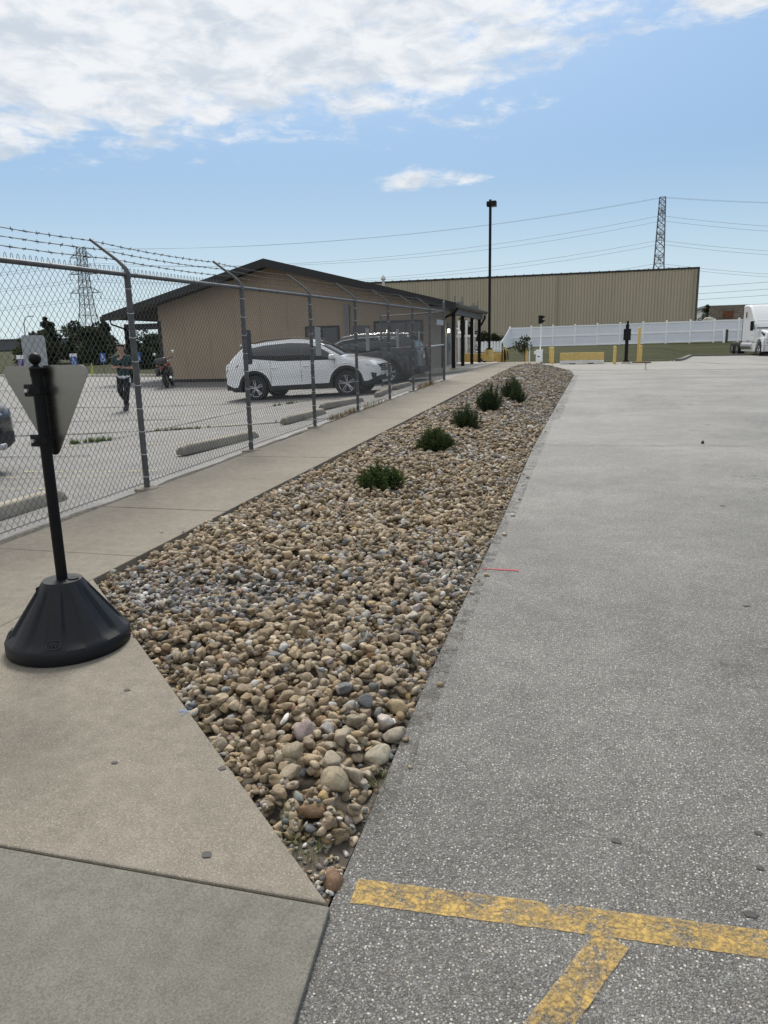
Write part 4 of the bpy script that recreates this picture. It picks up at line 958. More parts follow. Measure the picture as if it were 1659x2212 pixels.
# card reader post
cr = thing('card_reader_post', 'black card reader post on a small concrete foot', 'post', (2.2, 43.5, .13))
MB().box((0, 0, .05), (.52, .4, .10)).build('footing', M_CURB, cr, bevel=.01); MB().box((0, 0, .14), (.34, .28, .08)).build('base_plate', M_BLKM, cr)
MB().bb((-.09, -.06, .1), (.09, .06, 2.10)).build('post', M_BLKM, cr, bevel=.01); MB().bb((-.19, -.16, 1.25), (.19, .02, 1.86)).build('reader_box', M_BLKM, cr, bevel=.015); MB().bb((-.05, -.1, 2.1), (.06, .06, 2.28)).build('camera_head', M_BLKM, cr, bevel=.01)
bs = thing('steel_foot', 'rusty steel bar at the foot of the tall yellow post', 'bar', (2.95, 43.9, .135)); MB().bb((-.4, -.05, 0), (.6, .05, .06)).build('bar', mat('rusty_steel', (.12, .07, .04), .8, var=.4), bs)
up = thing('utility_pedestal', 'grey utility pedestal on the grass near the truck', 'pedestal', (11.0, 67, .72))
MB().bb((-.15, -.1, 0), (.0, .1, 1.25)).build('post', M_WHITE, up); MB().bb((.01, -.1, 0), (.2, .1, 1.3)).build('box', mat('dark_grey_box', (.05, .055, .05), .6), up); MB().bb((-.6, -.4, -.1), (.7, .4, .06)).build('pad', M_CURB, up)
# ------------------------------------------------------------------ cars
M_CARW = mat('white_car_paint', (.82, .83, .84), .28, spec=.5, coat=1.0)
M_CARB = mat('black_blue_car_paint', (.012, .015, .022), .25, spec=.5, coat=1.0)
M_CARG = mat('dark_grey_car_paint', (.035, .036, .038), .25, .3, coat=1.0)
M_CLAD = mat('black_cladding', (.016, .016, .017), .6)
M_TINT = mat('tinted_glass', (.012, .014, .017), .05, spec=.9)
M_TYRE = mat('tyre_rubber', (.014, .014, .014), .85, bump=.2, bscale=60)
M_ALLOY = mat('machined_alloy', (.55, .56, .58), .3, .9)
M_ALLOYD = mat('dark_alloy', (.03, .03, .032), .4, .5)
M_CHROME = mat('chrome', (.8, .8, .8), .12, 1.0)
M_TAIL = mat('red_tail_lens', (.22, .012, .014), .15, spec=.8)
M_LENS = mat('clear_lamp_lens', (.45, .46, .48), .1, spec=.9)
M_PLATE = mat('licence_plate', (.6, .62, .64), .5)
M_UNDER = mat('underbody', (.01, .01, .01), .9)
def make_suv(name, label, paint, P, loc, rz, ry=0.0, group='vehicles parked in the lot', rim=5, chrome=False):
    t = thing(name, label, 'car', loc, rz, group); t.rotation_euler = (0, ry, rz)
    L, WB, HW = P['L'], P['WB'], P['W'] / 2; RA = P['RA']; zc = P['R']; xf, xr = WB / 2 + P.get('ax', 0), -WB / 2 + P.get('ax', 0)
    xs = np.unique(np.round(np.r_[np.linspace(-L / 2, L / 2, 92), xf + np.array([-RA, RA]), xr + np.array([-RA, RA])], 4))
    top = np.interp(xs, P['tx'], P['tz']); belt = np.interp(xs, P['bx'], P['bz'])
    belt = np.minimum(belt, top - .03)
    e = np.minimum(L / 2 - xs, xs + L / 2); nose = np.sqrt(np.clip(e / .45, 0, 1) * (2 - np.clip(e / .45, 0, 1))); wf = .80 + .20 * nose
    rows = []
    for i, x in enumerate(xs):
        zs = P['sill'] + .14 * float(1 - np.clip(e[i] / .3, 0, 1)); zcl = max(P['clad'], zs + .12); 
        for ax_ in (xf, xr):
            d = abs(x - ax_)
            if d < RA: zs = max(zs, zc + math.sqrt(RA * RA - d * d))
            if d < RA + .07: zcl = max(zcl, zc + math.sqrt((RA + .07) ** 2 - d * d))
        tp, bl = float(top[i]), float(belt[i]); zsh = max(min(bl - .16, P['sh']), zcl + .05); bl = max(bl, zsh + .04); zm = (zcl + zsh) / 2
        tp = max(tp, bl + .03); zw = max(bl + .012, tp - .12); zr = max(bl + .022, tp - .035)
        w0 = HW * wf[i]; wb = w0 * .965; ww = wb - (zw - bl) * .40; wr_ = ww - .07 - .25 * max(0, .12 - (tp - zw)) 
        rows.append([(w0 - .22, zs - .0), (w0 - .015, zs), (w0, zcl), (w0 * .985, zm), (w0 * .998, zsh), (wb, bl), (ww, zw), (wr_, zr), (wr_ * .55, tp - .006), (0, tp)])
    nr = len(rows[0]); parts = {}
    wx = P['wx']; ws0, ws1 = P['screen']; rs0, rs1 = P['rear']
    def cls(i, j, side):
        xm = (xs[i] + xs[i + 1]) / 2
        if j < 2: return ('cladding', M_CLAD)
        if j == 5:
            for k in range(len(wx)):
                a, c = wx[k]
                if a < xm < c and (rows[i][6][1] - rows[i][5][1]) > .05: return ('side_window_%d_%d' % (k, side), M_TINT)
        if j >= 7 and ws0 < xm < ws1: return ('windscreen', M_TINT)
        if j >= 7 and rs0 < xm < rs1: return ('rear_window', M_TINT)
        return ('body', paint)
    for side in (1, -1):
        for i in range(len(xs) - 1):
            for j in range(nr - 1):
                nm, m = cls(i, j, side)
                q_ = [(xs[i], side * rows[i][j][0], rows[i][j][1]), (xs[i + 1], side * rows[i + 1][j][0], rows[i + 1][j][1]), (xs[i + 1], side * rows[i + 1][j + 1][0], rows[i + 1][j + 1][1]), (xs[i], side * rows[i][j + 1][0], rows[i][j + 1][1])]
                parts.setdefault(nm, (m, []))[1].append(q_ if side == 1 else q_[::-1])
    for i, sgn in ((0, -1), (len(xs) - 1, 1)):
        for j in range(nr - 1):
            a, c = rows[i][j], rows[i][j + 1]; q_ = [(xs[i], a[0], a[1]), (xs[i], c[0], c[1]), (xs[i], -c[0], c[1]), (xs[i], -a[0], a[1])]
            parts.setdefault('cladding' if j < 2 else 'body', (M_CLAD if j < 2 else paint, []))[1].append(q_ if sgn < 0 else q_[::-1])
    objs = {}
    for nm, (m, qs) in parts.items():
        idx = {}; V = []; F = []
        for q_ in qs:
            f = []
            for p in q_:
                k = tuple(round(c, 4) for c in p)
                if k not in idx: idx[k] = len(V); V.append(p)
                if idx[k] not in f: f.append(idx[k])
            if len(f) > 2: F.append(tuple(f))
        b = MB(); b.v = V; b.f = F; n2 = 'side_window' if nm.startswith('side') else nm
        objs[nm] = b.build(n2, m, t, 32)
        if 'window' in nm or nm == 'windscreen': objs[nm].modifiers.new('s', 'SOLIDIFY').thickness = .01
    body = objs['body']
    MB().bb((-L / 2 + .35, -HW * .72, .25), (L / 2 - .35, HW * .72, min(1.0, zc + RA + .02))).build('underbody', M_UNDER, t)
    for ax_ in (xf, xr):                               # wheels
        for sd in (1, -1):
            R_ = P['R']; wy = sd * (HW - .125); tw = .11
            wheel = thing('wheel', None, None); del_keys = None; wheel.parent = t; wheel.location = (ax_, wy, R_)
            prof = [(R_ * .66, -tw), (R_ * .92, -tw), (R_ * .985, -tw * .75), (R_, -tw * .4), (R_, tw * .4), (R_ * .985, tw * .75), (R_ * .92, tw), (R_ * .66, tw)]
            MB().lathe(prof, 36, (0, 0, 0), 'Y', False).build('tyre', M_TYRE, wheel, 35)
            rm = MB(); yo = sd * tw * .75
            rm.lathe([(R_ * .67, -tw), (R_ * .67, tw)], 36, (0, 0, 0), 'Y', False).lathe([(.001, yo * .3 - .01), (R_ * .66, yo * .3 - .01), (R_ * .66, yo * .3), (.001, yo * .3)], 24, (0, 0, 0), 'Y', False)
            rm.build('rim_well', M_ALLOYD, wheel, 35)
            sp = MB(); sp.tube([(R_ * .665 * math.cos(a), yo * 1.15, R_ * .665 * math.sin(a)) for a in np.linspace(0, 6.283, 37)[:-1]], .012, 6, False, True)
            for k in range(rim):
                a = 2 * math.pi * (k + .3) / rim
                for da in ((-.18, .10), (.18, -.10)) if rim == 5 else ((-.09, .0), (.09, .0)):
                    sp.tube([(R_ * .10 * math.cos(a + da[0]), yo, R_ * .10 * math.sin(a + da[0])), (R_ * .42 * math.cos(a + da[0]), yo * 1.15, R_ * .42 * math.sin(a + da[0])), (R_ * .655 * math.cos(a + da[0] * 1.2 + da[1]), yo * 1.15, R_ * .655 * math.sin(a + da[0] * 1.2 + da[1]))], [.02, .016, .015], 5)
            sp.lathe([(.045, yo - .01), (.045, yo + .012 * sd)], 12, (0, 0, 0), 'Y'); sp.build('rim', M_ALLOY, wheel, 40, fixn=False)
    # details shared by the cars
    def body_y(x, z):
        i = int(np.argmin(abs(xs - x))); r_ = rows[i]
        for a, c in zip(r_[:-1], r_[1:]):
            if a[1] <= z <= c[1] and c[1] > a[1]: return a[0] + (c[0] - a[0]) * (z - a[1]) / (c[1] - a[1])
        return r_[4][0]
    for sd in (1, -1):
        for xh in P['handles']:
            yy = body_y(xh, P['sh'] - .02); MB().box((xh, sd * (yy + .012), P['sh'] + .03), (.20, .025, .030)).build('door_handle', M_CHROME if chrome else paint, t, bevel=.008)
        for xd in P['seams']:
            zz = np.linspace(P['clad'] + .06, float(np.interp(xd, xs, belt)) - .01, 6); MB().tube([(xd, sd * (body_y(xd, z) - .001), z) for z in zz], .006, 4).build('door_seam', M_CLAD, t)
        mx = P['mirror']; i = int(np.argmin(abs(xs - mx))); MB().box((mx, sd * (rows[i][5][0] + .10), rows[i][5][1] + .08), (.16, .20, .13)).build('door_mirror', paint, t, bevel=.04, seg=3)
        rr = MB().tube([(x, sd * (float(np.interp(x, xs, [r[7][0] for r in rows])) - .02), float(np.interp(x, xs, [r[7][1] for r in rows])) + .045) for x in np.linspace(*P['rails'], 9)], .016, 8).build('roof_rail', M_CHROME if chrome else M_CLAD, t, 50)
        if chrome:
            for a, c in wx:
                X_ = [x for x in xs if a <= x <= c]; ln = [(x, sd * (np.interp(x, xs, [r[5][0] for r in rows]) + .006), np.interp(x, xs, [r[5][1] for r in rows])) for x in X_]; MB().tube(ln, .012, 5).build('window_trim', M_CHROME, t, 50)
            X_ = [x for x in xs if wx[0][0] <= x <= wx[-1][1]]; ln = [(x, sd * (np.interp(x, xs, [r[6][0] for r in rows]) + .008), np.interp(x, xs, [r[6][1] for r in rows]) + .01) for x in X_]; MB().tube(ln, .012, 5).build('window_trim', M_CHROME, t, 50)
        # lamps follow the corners of the body
        xh = L / 2; n_ = MB()
        def corner(x, z, out=.012): return (x, sd * (body_y(x, z) + out), z)
        zt = P['lampz']
        MB().add([corner(xh - .42, zt + .05), corner(xh - .12, zt - .0), (xh + .012, sd * HW * .62, zt - .05), (xh + .012, sd * HW * .62, zt - .12), corner(xh - .10, zt - .10), corner(xh - .30, zt - .03)], [(0, 1, 4, 5), (1, 2, 3, 4)]).build('headlight', M_LENS if P.get('lens', 1) else M_CLAD, t)
        tz = P['tailz']
        MB().add([corner(-xh + .50, tz + .04), corner(-xh + .12, tz + .06), (-xh - .015, sd * HW * .45, tz + .05), (-xh - .015, sd * HW * .45, tz - .10), corner(-xh + .10, tz - .14), corner(-xh + .42, tz - .02)], [(0, 1, 4, 5), (1, 2, 3, 4)]).build('tail_light', M_TAIL, t)
        MB().add([corner(xh - .20, .62, .01), corner(xh - .06, .60, .01), (xh + .012, sd * HW * .60, .58), (xh + .012, sd * HW * .52, .40), corner(xh - .08, .38, .01), corner(xh - .16, .40, .01)], [(0, 1, 4, 5), (1, 2, 3, 4)]).build('fog_lamp', M_CLAD, t)
    gr = MB().box((L / 2 + .004, 0, P['lampz'] - .12), (.04, HW * 1.15, .20)).build('grille', M_CLAD, t, bevel=.02)
    for z in (-.055, 0, .055): MB().box((L / 2 + .028, 0, P['lampz'] - .12 + z), (.015, HW * 1.08, .012)).build('grille_bar', M_CHROME, gr)
    MB().box((L / 2 + .03, 0, .36), (.05, HW * 1.25, .07)).build('skid_plate', M_ALLOY, t, bevel=.02)
    MB().box((L / 2 + .045, 0, .54), (.012, .32, .15)).build('licence_plate', M_PLATE, t); MB().box((-L / 2 - .02, 0, .86), (.012, .32, .15)).build('licence_plate', M_PLATE, t)
    MB().tube([(L / 2 + .034, .06 * math.cos(a), P['lampz'] - .10 + .036 * math.sin(a)) for a in np.linspace(0, 6.283, 17)[:-1]], .006, 5, False, True).build('emblem', M_CHROME, t, 50)
    MB().tube([(L / 2 + .034, .03, P['lampz'] - .125), (L / 2 + .034, .02, P['lampz'] - .075)], .006, 5).tube([(L / 2 + .034, -.02, P['lampz'] - .125), (L / 2 + .034, -.03, P['lampz'] - .075)], .006, 5).tube([(L / 2 + .034, .022, P['lampz'] - .098), (L / 2 + .034, -.022, P['lampz'] - .102)], .006, 5).build('emblem_letter', M_CHROME, t, 50)
    MB().box((-L / 2 + P['spx'], 0, P['spz']), (.30, HW * 1.15, .035)).build('spoiler', paint, t, bevel=.012)
    MB().box((-L / 2 - .01, 0, .40), (.06, HW * 1.5, .16)).build('rear_bumper', M_CLAD, t, bevel=.03)
    return t
P1 = dict(L=4.52, WB=2.70, W=1.86, R=.355, RA=.425, sill=.27, clad=.40, sh=.86, ax=.02,
          tx=[-2.26, -2.22, -2.12, -1.75, -1.62, -1.0, -.3, .25, .7, 1.30, 1.55, 2.0, 2.18, 2.26], tz=[.90, 1.02, 1.12, 1.46, 1.56, 1.64, 1.665, 1.62, 1.44, 1.10, 1.06, .97, .88, .74],
          bx=[-2.26, -2.0, -1.4, -.5, .5, 1.1, 1.4, 2.26], bz=[1.0, 1.10, 1.17, 1.06, 1.03, 1.01, .98, .78],
          wx=[(-1.55, -.82), (-.82, .08), (.08, 1.05)], screen=(.40, 1.24), rear=(-2.10, -1.72), handles=(-.72, .22), seams=(-.82, .08, 1.06), mirror=1.02, rails=(-1.75, .35), lampz=.86, tailz=.98, spz=1.57, spx=.55, lens=0)
su = lambda x, y: float(lot_z(x, y))
zf_, zr_ = su(-6.4, 19.6), su(-9.05, 19.6)
make_suv('suv', 'white suv parked nose to the fence with black wheel arches', M_CARW, P1, (-7.62, 20.45, (zf_ + zr_) / 2 - .02), 0.02, -math.atan((zf_ - zr_) / 2.7))
P2 = dict(P1, L=4.7, WB=2.71, W=1.84, R=.37, RA=.43, ax=.0, tx=[-2.35, -2.3, -2.2, -2.02, -1.7, -1.0, -.2, .3, .7, 1.2, 1.5, 2.05, 2.25, 2.35], tz=[1.0, 1.12, 1.35, 1.56, 1.64, 1.69, 1.69, 1.64, 1.46, 1.13, 1.09, 1.0, .92, .78],
          bx=[-2.35, -2.0, -1.4, -.5, .5, 1.1, 1.4, 2.35], bz=[1.05, 1.22, 1.13, 1.07, 1.05, 1.04, 1.0, .80], rear=(-2.22, -2.0), rails=(-1.7, .3), spz=1.62, spx=.12, tailz=1.08, wx=[(-1.72, -.92), (-.92, .05), (.05, 1.0)])
zf_, zr_ = su(-9.0, 24.5), su(-6.3, 24.5)
make_suv('suv', 'black suv parked tail to the fence behind the white suv', M_CARB, P2, (-7.62, 25.35, (zf_ + zr_) / 2 - .02), math.pi - .03, math.atan((zr_ - zf_) / 2.7), rim=7, chrome=True)
P3 = dict(P1, lens=1)
make_suv('car', 'dark grey car at the edge of the picture, only its nose showing', M_CARG, P3, (-9.26, 7.2, su(-8.9, 7.2)), -.03, -.02, chrome=True)

# ------------------------------------------------------------------ semi truck
M_TRK = mat('white_truck_paint', (.72, .73, .74), .3, coat=.8)
tr = thing('semi_truck', 'white semi truck with sleeper cab and steel bumper guard by the grass', 'truck', (12.15, 53.9, .17), rad(-83)); tr.scale = (.86, .86, .86)
W2 = 1.2
def prof(name, poly, w0, w1, m, par, bv=.05): return MB().prism(poly, w0, w1, 'XZ').build(name, m, par, bevel=bv, seg=3)
prof('cab', [(-1.95, .95), (-1.95, 2.35), (-2.55, 3.0), (-3.3, 3.75), (-3.75, 3.92), (-5.05, 3.95), (-5.05, .95)], -W2, W2, M_TRK, tr, .16)
prof('hood', [(-.28, .85), (-.18, 1.55), (-.35, 1.78), (-1.95, 2.02), (-1.95, .85)], -.88, .88, M_TRK, tr, .10)
for s_ in (1, -1):
    fd = MB(); arc = [(-.95 + .68 * math.cos(a), .55 + .68 * math.sin(a)) for a in np.linspace(0, math.pi, 12)]
    MB().prism([(-.12, .45), (-.12, 1.0), (-.45, 1.38), (-1.6, 1.36), (-1.75, .9)] + [(x, z) for x, z in arc[::-1] if -1.63 <= x <= -.27][::1], s_ * .86, s_ * 1.2, 'XZ').build('fender', M_TRK, tr, bevel=.05)
    hl = MB().add([(-.10, s_ * .62, 1.02), (-.10, s_ * 1.12, 1.0), (-.40, s_ * 1.215, 1.28), (-.22, s_ * .70, 1.32)], [(0, 1, 2, 3)]).build('headlight', M_LENS, tr); hl.modifiers.new('s', 'SOLIDIFY').thickness = .03
    MB().add([(-2.0, s_ * 1.215, 2.0), (-2.95, s_ * 1.215, 2.0), (-2.95, s_ * 1.215, 2.62), (-2.42, s_ * 1.215, 2.62)], [(0, 1, 2, 3)]).build('side_window', M_TINT, tr).modifiers.new('s', 'SOLIDIFY').thickness = .02
    MB().box((-4.15, s_ * 1.21, 3.15), (.22, .03, .42)).build('sleeper_window', M_TINT, tr, bevel=.01)
    mi = MB().box((-1.9, s_ * 1.48, 2.25), (.16, .22, .72)).build('mirror', M_BLKM, tr, bevel=.04); MB().tube([(-2.0, s_ * 1.2, 2.55), (-1.9, s_ * 1.4, 2.58)], .025, 8).build('mirror_arm', M_BLKM, mi)
    MB().tube([(-4.9, s_ * .98, .72), (-2.4, s_ * .98, .72)], .33, 20).build('fuel_tank', M_ALLOY, tr, 40); prof('side_fairing', [(-4.95, .30), (-1.75, .30), (-1.75, .95), (-4.95, .95)], s_ * 1.12, s_ * 1.19, M_TRK, tr, .03)
    for ax_, yy in ((-.95, 1.02), (-5.9, .98), (-7.15, .98)):
        wl = thing('wheel', None, None); wl.parent = tr; wl.location = (ax_, s_ * yy, .51); tw = .15 if ax_ > -2 else .28
        MB().lathe([(.30, -tw), (.46, -tw), (.51, -tw * .8), (.51, tw * .8), (.46, tw), (.30, tw)], 28, (0, 0, 0), 'Y', False).build('tyre', M_TYRE, wl, 35)
        MB().lathe([(.31, -tw * .9), (.30, tw * .2 * s_), (.15, tw * .2 * s_), (.13, tw * .9 * s_), (.02, tw * .95 * s_)], 24, (0, 0, 0), 'Y', False).build('rim', M_ALLOY, wl, 35)
    MB().box((-2.55, s_ * 1.205, 1.55), (.10, .012, .07)).build('vent', M_BLKM, tr); MB().box((-3.6, s_ * 1.205, 1.12), (.10, .012, .10)).build('vent', M_BLKM, tr); MB().box((-3.2, s_ * 1.205, 1.12), (.10, .012, .10)).build('vent', M_BLKM, tr)
    MB().add([(-.62, s_ * .895, 1.62), (-1.5, s_ * .895, 1.80), (-1.5, s_ * .895, 1.72), (-.75, s_ * .895, 1.42)], [(0, 1, 2, 3)]).build('hood_vent', M_BLKM, tr).modifiers.new('s', 'SOLIDIFY').thickness = .03
MB().add([(-1.90, -1.08, 2.08), (-1.90, 1.08, 2.08), (-2.40, 1.0, 2.66), (-2.40, -1.0, 2.66)], [(0, 1, 2, 3)]).build('windscreen', M_TINT, tr).modifiers.new('s', 'SOLIDIFY').thickness = -.06
prof('visor', [(-2.2, 2.66), (-2.45, 2.80), (-2.5, 2.66)], -1.05, 1.05, M_TRK, tr, .02)
gr = MB().add([(-.24, -.5, .9), (-.24, .5, .9), (-.16, .5, 1.58), (-.16, -.5, 1.58)], [(0, 1, 2, 3)]).build('grille', M_BLKM, tr); gr.modifiers.new('s', 'SOLIDIFY').thickness = -.05
MB().tube([(-.15, -.48, .98), (-.10, .48, 1.52)], .03, 6).build('grille_bar', M_CHROME, gr)
MB().tube([(-.10, .10 * math.cos(a), 1.25 + .10 * math.sin(a)) for a in np.linspace(0, 6.283, 17)[:-1]], .022, 6, False, True).build('emblem', M_CHROME, gr)
prof('bumper', [(-.05, .32), (-.02, .72), (-.3, .80), (-.3, .32)], -1.2, 1.2, M_TRK, tr, .05); MB().bb((-.04, -.75, .40), (-.005, .75, .62)).build('intake', M_BLKM, tr)
gd = MB()
for z, w_ in ((.34, 1.1), (.80, 1.12), (1.12, .62), (1.42, .5)): gd.tube([(-.25, -w_ - .06, z), (.08, -w_, z), (.12, 0, z), (.08, w_, z), (-.25, w_ + .06, z)], .035, 8)
for y in (-.5, .5): gd.tube([(.10, y, .34), (.10, y, 1.42)], .035, 8)
for s_ in (-1, 1): gd.tube([(.08, s_ * 1.1, .34), (.08, s_ * 1.15, 1.2), (.06, s_ * .7, 1.3), (.10, s_ * .5, 1.42)], .035, 8)
gd.build('bumper_guard', mat('brushed_guard', (.35, .35, .36), .35, .9), tr, 50)
MB().bb((-7.9, -.45, .75), (-1.0, -.33, .98)).build('chassis_rail', M_BLKM, tr); MB().bb((-7.9, .33, .75), (-1.0, .45, .98)).build('chassis_rail', M_BLKM, tr)
prof('fifth_wheel', [(-7.1, 1.0), (-6.0, 1.0), (-6.0, 1.12), (-7.1, 1.08)], -.5, .5, M_BLKM, tr, .01)
for s_ in (1, -1): MB().bb((-5.12, s_ * 1.12, .95), (-5.06, s_ * 1.17, 3.7)).build('side_extender', M_BLKM, tr)

# ------------------------------------------------------------------ motorcycle
mo = thing('motorcycle', 'black and red motorcycle parked against the tan wall', 'motorcycle', (-16.15, 27.1, su(-16.15, 27.1)), rad(118)); mo.rotation_euler = (rad(-9), 0, rad(112))
M_MOB = mat('black_enamel', (.012, .012, .013), .3, coat=.6); M_RED2 = mat('red_enamel', (.30, .012, .018), .25, coat=.8)
for x, r_ in ((-.70, .32), (.76, .33)):
    wl = thing('wheel', None, None); wl.parent = mo; wl.location = (x, 0, r_)
    MB().tube([((r_ - .06) * math.cos(a), 0, (r_ - .06) * math.sin(a)) for a in np.linspace(0, 6.283, 33)[:-1]], .065, 10, False, True).build('tyre', M_TYRE, wl, 50)
    sp = MB().tube([((r_ - .12) * math.cos(a), 0, (r_ - .12) * math.sin(a)) for a in np.linspace(0, 6.283, 33)[:-1]], .02, 6, False, True).lathe([(.05, -.06), (.05, .06)], 12, (0, 0, 0), 'Y')
    for k in range(6): a = k * 1.047; sp.tube([(0, 0, 0), ((r_ - .12) * math.cos(a), 0, (r_ - .12) * math.sin(a))], .014, 5)
    sp.build('rim', M_ALLOYD, wl, 40, fixn=False)
    MB().lathe([(.14, -.075), (.14, -.07)], 18, (0, 0, 0), 'Y').build('brake_disc', M_ALLOY, wl, 40)
MB().tube([(-.55, 0, .62), (-.2, 0, .62), (.35, 0, .80), (.52, 0, .92)], [.05, .06, .05, .04], 8).tube([(.45, 0, .85), (.30, 0, .35), (-.25, 0, .30), (-.35, 0, .55)], .03, 8).build('frame', M_MOB, mo, 50)
MB().box((.06, 0, .44), (.46, .34, .36)).build('engine', M_ALLOYD, mo, bevel=.06, seg=3)
for k in range(4): MB().box((.14, 0, .50 + .05 * k), (.30, .40, .018)).build('cooling_fin', M_GREYM, mo)
b = MB(); b.lathe([(.02, -.30), (.10, -.24), (.15, -.05), (.165, .12), (.13, .26), (.03, .30)], 16, (.22, 0, .88), 'X'); b.build('fuel_tank', M_RED2, mo, 60)
st = MB().tube([(-.05, 0, .80), (-.35, 0, .78), (-.62, 0, .86), (-.80, 0, .90)], [.11, .15, .13, .07], 12).build('seat', M_MOB, mo, 60)
MB().box((-.72, 0, 1.02), (.34, .44, .30)).build('top_case', M_MOB, mo, bevel=.07, seg=3)
for s_ in (1, -1):
    MB().tube([(.42, s_ * .10, 1.02), (.60, s_ * .11, .66), (.76, s_ * .11, .33)], [.03, .035, .03], 8).build('fork', M_CHROME, mo, 50)
    hb_ = MB().tube([(.40, 0, 1.05), (.36, s_ * .18, 1.14), (.26, s_ * .36, 1.12)], .016, 8).build('handlebar', M_MOB, mo, 50)
    MB().tube([(.34, s_ * .28, 1.14), (.36, s_ * .36, 1.32)], .008, 6).build('mirror_stem', M_MOB, mo); MB().lathe([(.01, -.012), (.06, -.008), (.055, .008)], 14, (.36, s_ * .37, 1.36), 'X').build('mirror', M_CHROME, mo, 40)
    MB().box((-.55, s_ * .24, .64), (.42, .16, .30)).build('saddlebag', M_MOB, mo, bevel=.05, seg=3)
    MB().box((-.86, s_ * .16, .88), (.06, .08, .06)).build('indicator', mat('amber_lens', (.5, .18, .02), .3), mo, bevel=.015)
MB().tube([(.25, -.14, .42), (.10, -.20, .22), (-.30, -.22, .26), (-.85, -.24, .38)], [.025, .03, .045, .05], 10).build('exhaust', M_CHROME, mo, 50)
MB().lathe([(.02, -.10), (.09, -.02), (.10, .07), (.085, .10)], 16, (.62, 0, .98), 'X').build('headlight', M_LENS, mo, 50)
MB().box((-.90, 0, .78), (.05, .16, .08)).build('tail_light', M_TAIL, mo, bevel=.015); MB().prism([(-1.05, .62), (-.72, .70), (-.45, .66), (-.5, .60), (-.95, .55)], -.08, .08, 'XZ').build('mudguard', M_MOB, mo)
MB().tube([(-.1, .14, .32), (-.18, .34, .02)], .014, 6).build('side_stand', M_MOB, mo)
# ------------------------------------------------------------------ person walking across the lot
M_SKIN = mat('skin', (.42, .25, .18), .55, var=.12, vscale=20); M_SHIRT = mat('dark_green_polo', (.012, .045, .045), .85, var=.3, vscale=12, bump=.2, bscale=40)
M_PANTS = mat('black_trousers', (.012, .012, .015), .85, var=.3, vscale=10, bump=.2, bscale=30); M_TEE = mat('white_undershirt', (.7, .7, .72), .8)
M_HAIR = mat('dark_brown_hair', (.025, .016, .011), .6, var=.3, vscale=40, bump=.4, bscale=90); M_SHOE = mat('black_shoe', (.012, .012, .012), .5)
ps = thing('person', 'person in a dark green polo and black trousers walking with hands together', 'person', (-11.75, 17.45, su(-11.75, 17.45)), rad(22))
# local frame: facing -Y, x to the walker's left
def skinned(name, verts, edges, radii, m, parent, sub=2, root=0, sx=1.0, sy=1.0):
    me = bpy.data.meshes.new(name); me.from_pydata(verts, edges, []); o = link(name, me, parent)
    o.modifiers.new('skin', 'SKIN'); me.skin_vertices.clear if False else None
    lay = me.skin_vertices[0].data if len(me.skin_vertices) else None
    if lay is None:
        bm = bmesh.new(); bm.from_mesh(me); bm.verts.layers.skin.verify(); bm.to_mesh(me); bm.free(); lay = me.skin_vertices[0].data
    for i, r in enumerate(radii): lay[i].radius = r if isinstance(r, tuple) else (r, r)
    lay[root].use_root = True
    sb = o.modifiers.new('sub', 'SUBSURF'); sb.levels = sub; sb.render_levels = sub
    me.materials.append(m); o.modifiers['skin'].use_smooth_shade = True
    return o
H = dict(pelvis=(0, 0, .93), waist=(0, 0, 1.06), chest=(0, .015, 1.27), neck=(0, .01, 1.44), head0=(0, -.015, 1.52), head1=(0, -.02, 1.60), head2=(0, -.01, 1.68),
         shL=(.17, .015, 1.385), elL=(.25, .03, 1.11), wrL=(.11, -.20, 1.12), shR=(-.17, .015, 1.385), elR=(-.26, .03, 1.12), wrR=(-.09, -.20, 1.14),
         hipL=(.09, 0, .90), knL=(.05, -.10, .50), anL=(-.02, -.05, .09), hipR=(-.09, 0, .90), knR=(-.12, -.06, .52), anR=(-.01, .20, .20))
nm = list(H); ix = {k: i for i, k in enumerate(nm)}
E_ = [('pelvis', 'waist'), ('waist', 'chest'), ('chest', 'neck'), ('neck', 'head0'), ('head0', 'head1'), ('head1', 'head2'), ('chest', 'shL'), ('shL', 'elL'), ('elL', 'wrL'), ('chest', 'shR'), ('shR', 'elR'), ('elR', 'wrR'),
      ('pelvis', 'hipL'), ('hipL', 'knL'), ('knL', 'anL'), ('pelvis', 'hipR'), ('hipR', 'knR'), ('knR', 'anR')]
R_ = dict(pelvis=(.13, .10), waist=(.13, .095), chest=(.15, .105), neck=.056, head0=(.062, .075), head1=(.080, .098), head2=(.066, .085), shL=.055, elL=.043, wrL=.028, shR=.055, elR=.043, wrR=.028, hipL=.078, knL=.055, anL=.036, hipR=.078, knR=.055, anR=.036)
body = skinned('body', [H[k] for k in nm], [(ix[a], ix[b]) for a, b in E_], [R_[k] for k in nm], M_SKIN, ps)
sh = ['waist0', 'waist', 'chest', 'collar', 'shL', 'mL', 'shR', 'mR']
SV = [(0, 0, .90), (0, 0, 1.06), (0, .012, 1.27), (0, .012, 1.42), (.18, .015, 1.385), (.235, .028, 1.17), (-.18, .015, 1.385), (-.245, .028, 1.18)]
skinned('shirt', SV, [(0, 1), (1, 2), (2, 3), (2, 4), (4, 5), (2, 6), (6, 7)], [(.178, .135), (.165, .125), (.178, .130), (.068, .068), .078, .070, .078, .070], M_SHIRT, ps, 2, 1)
skinned('undershirt', [(0, 0, .82), (0, 0, .88), (0, 0, .98)], [(0, 1), (1, 2)], [(.185, .14), (.188, .142), (.16, .12)], M_TEE, ps, 1)
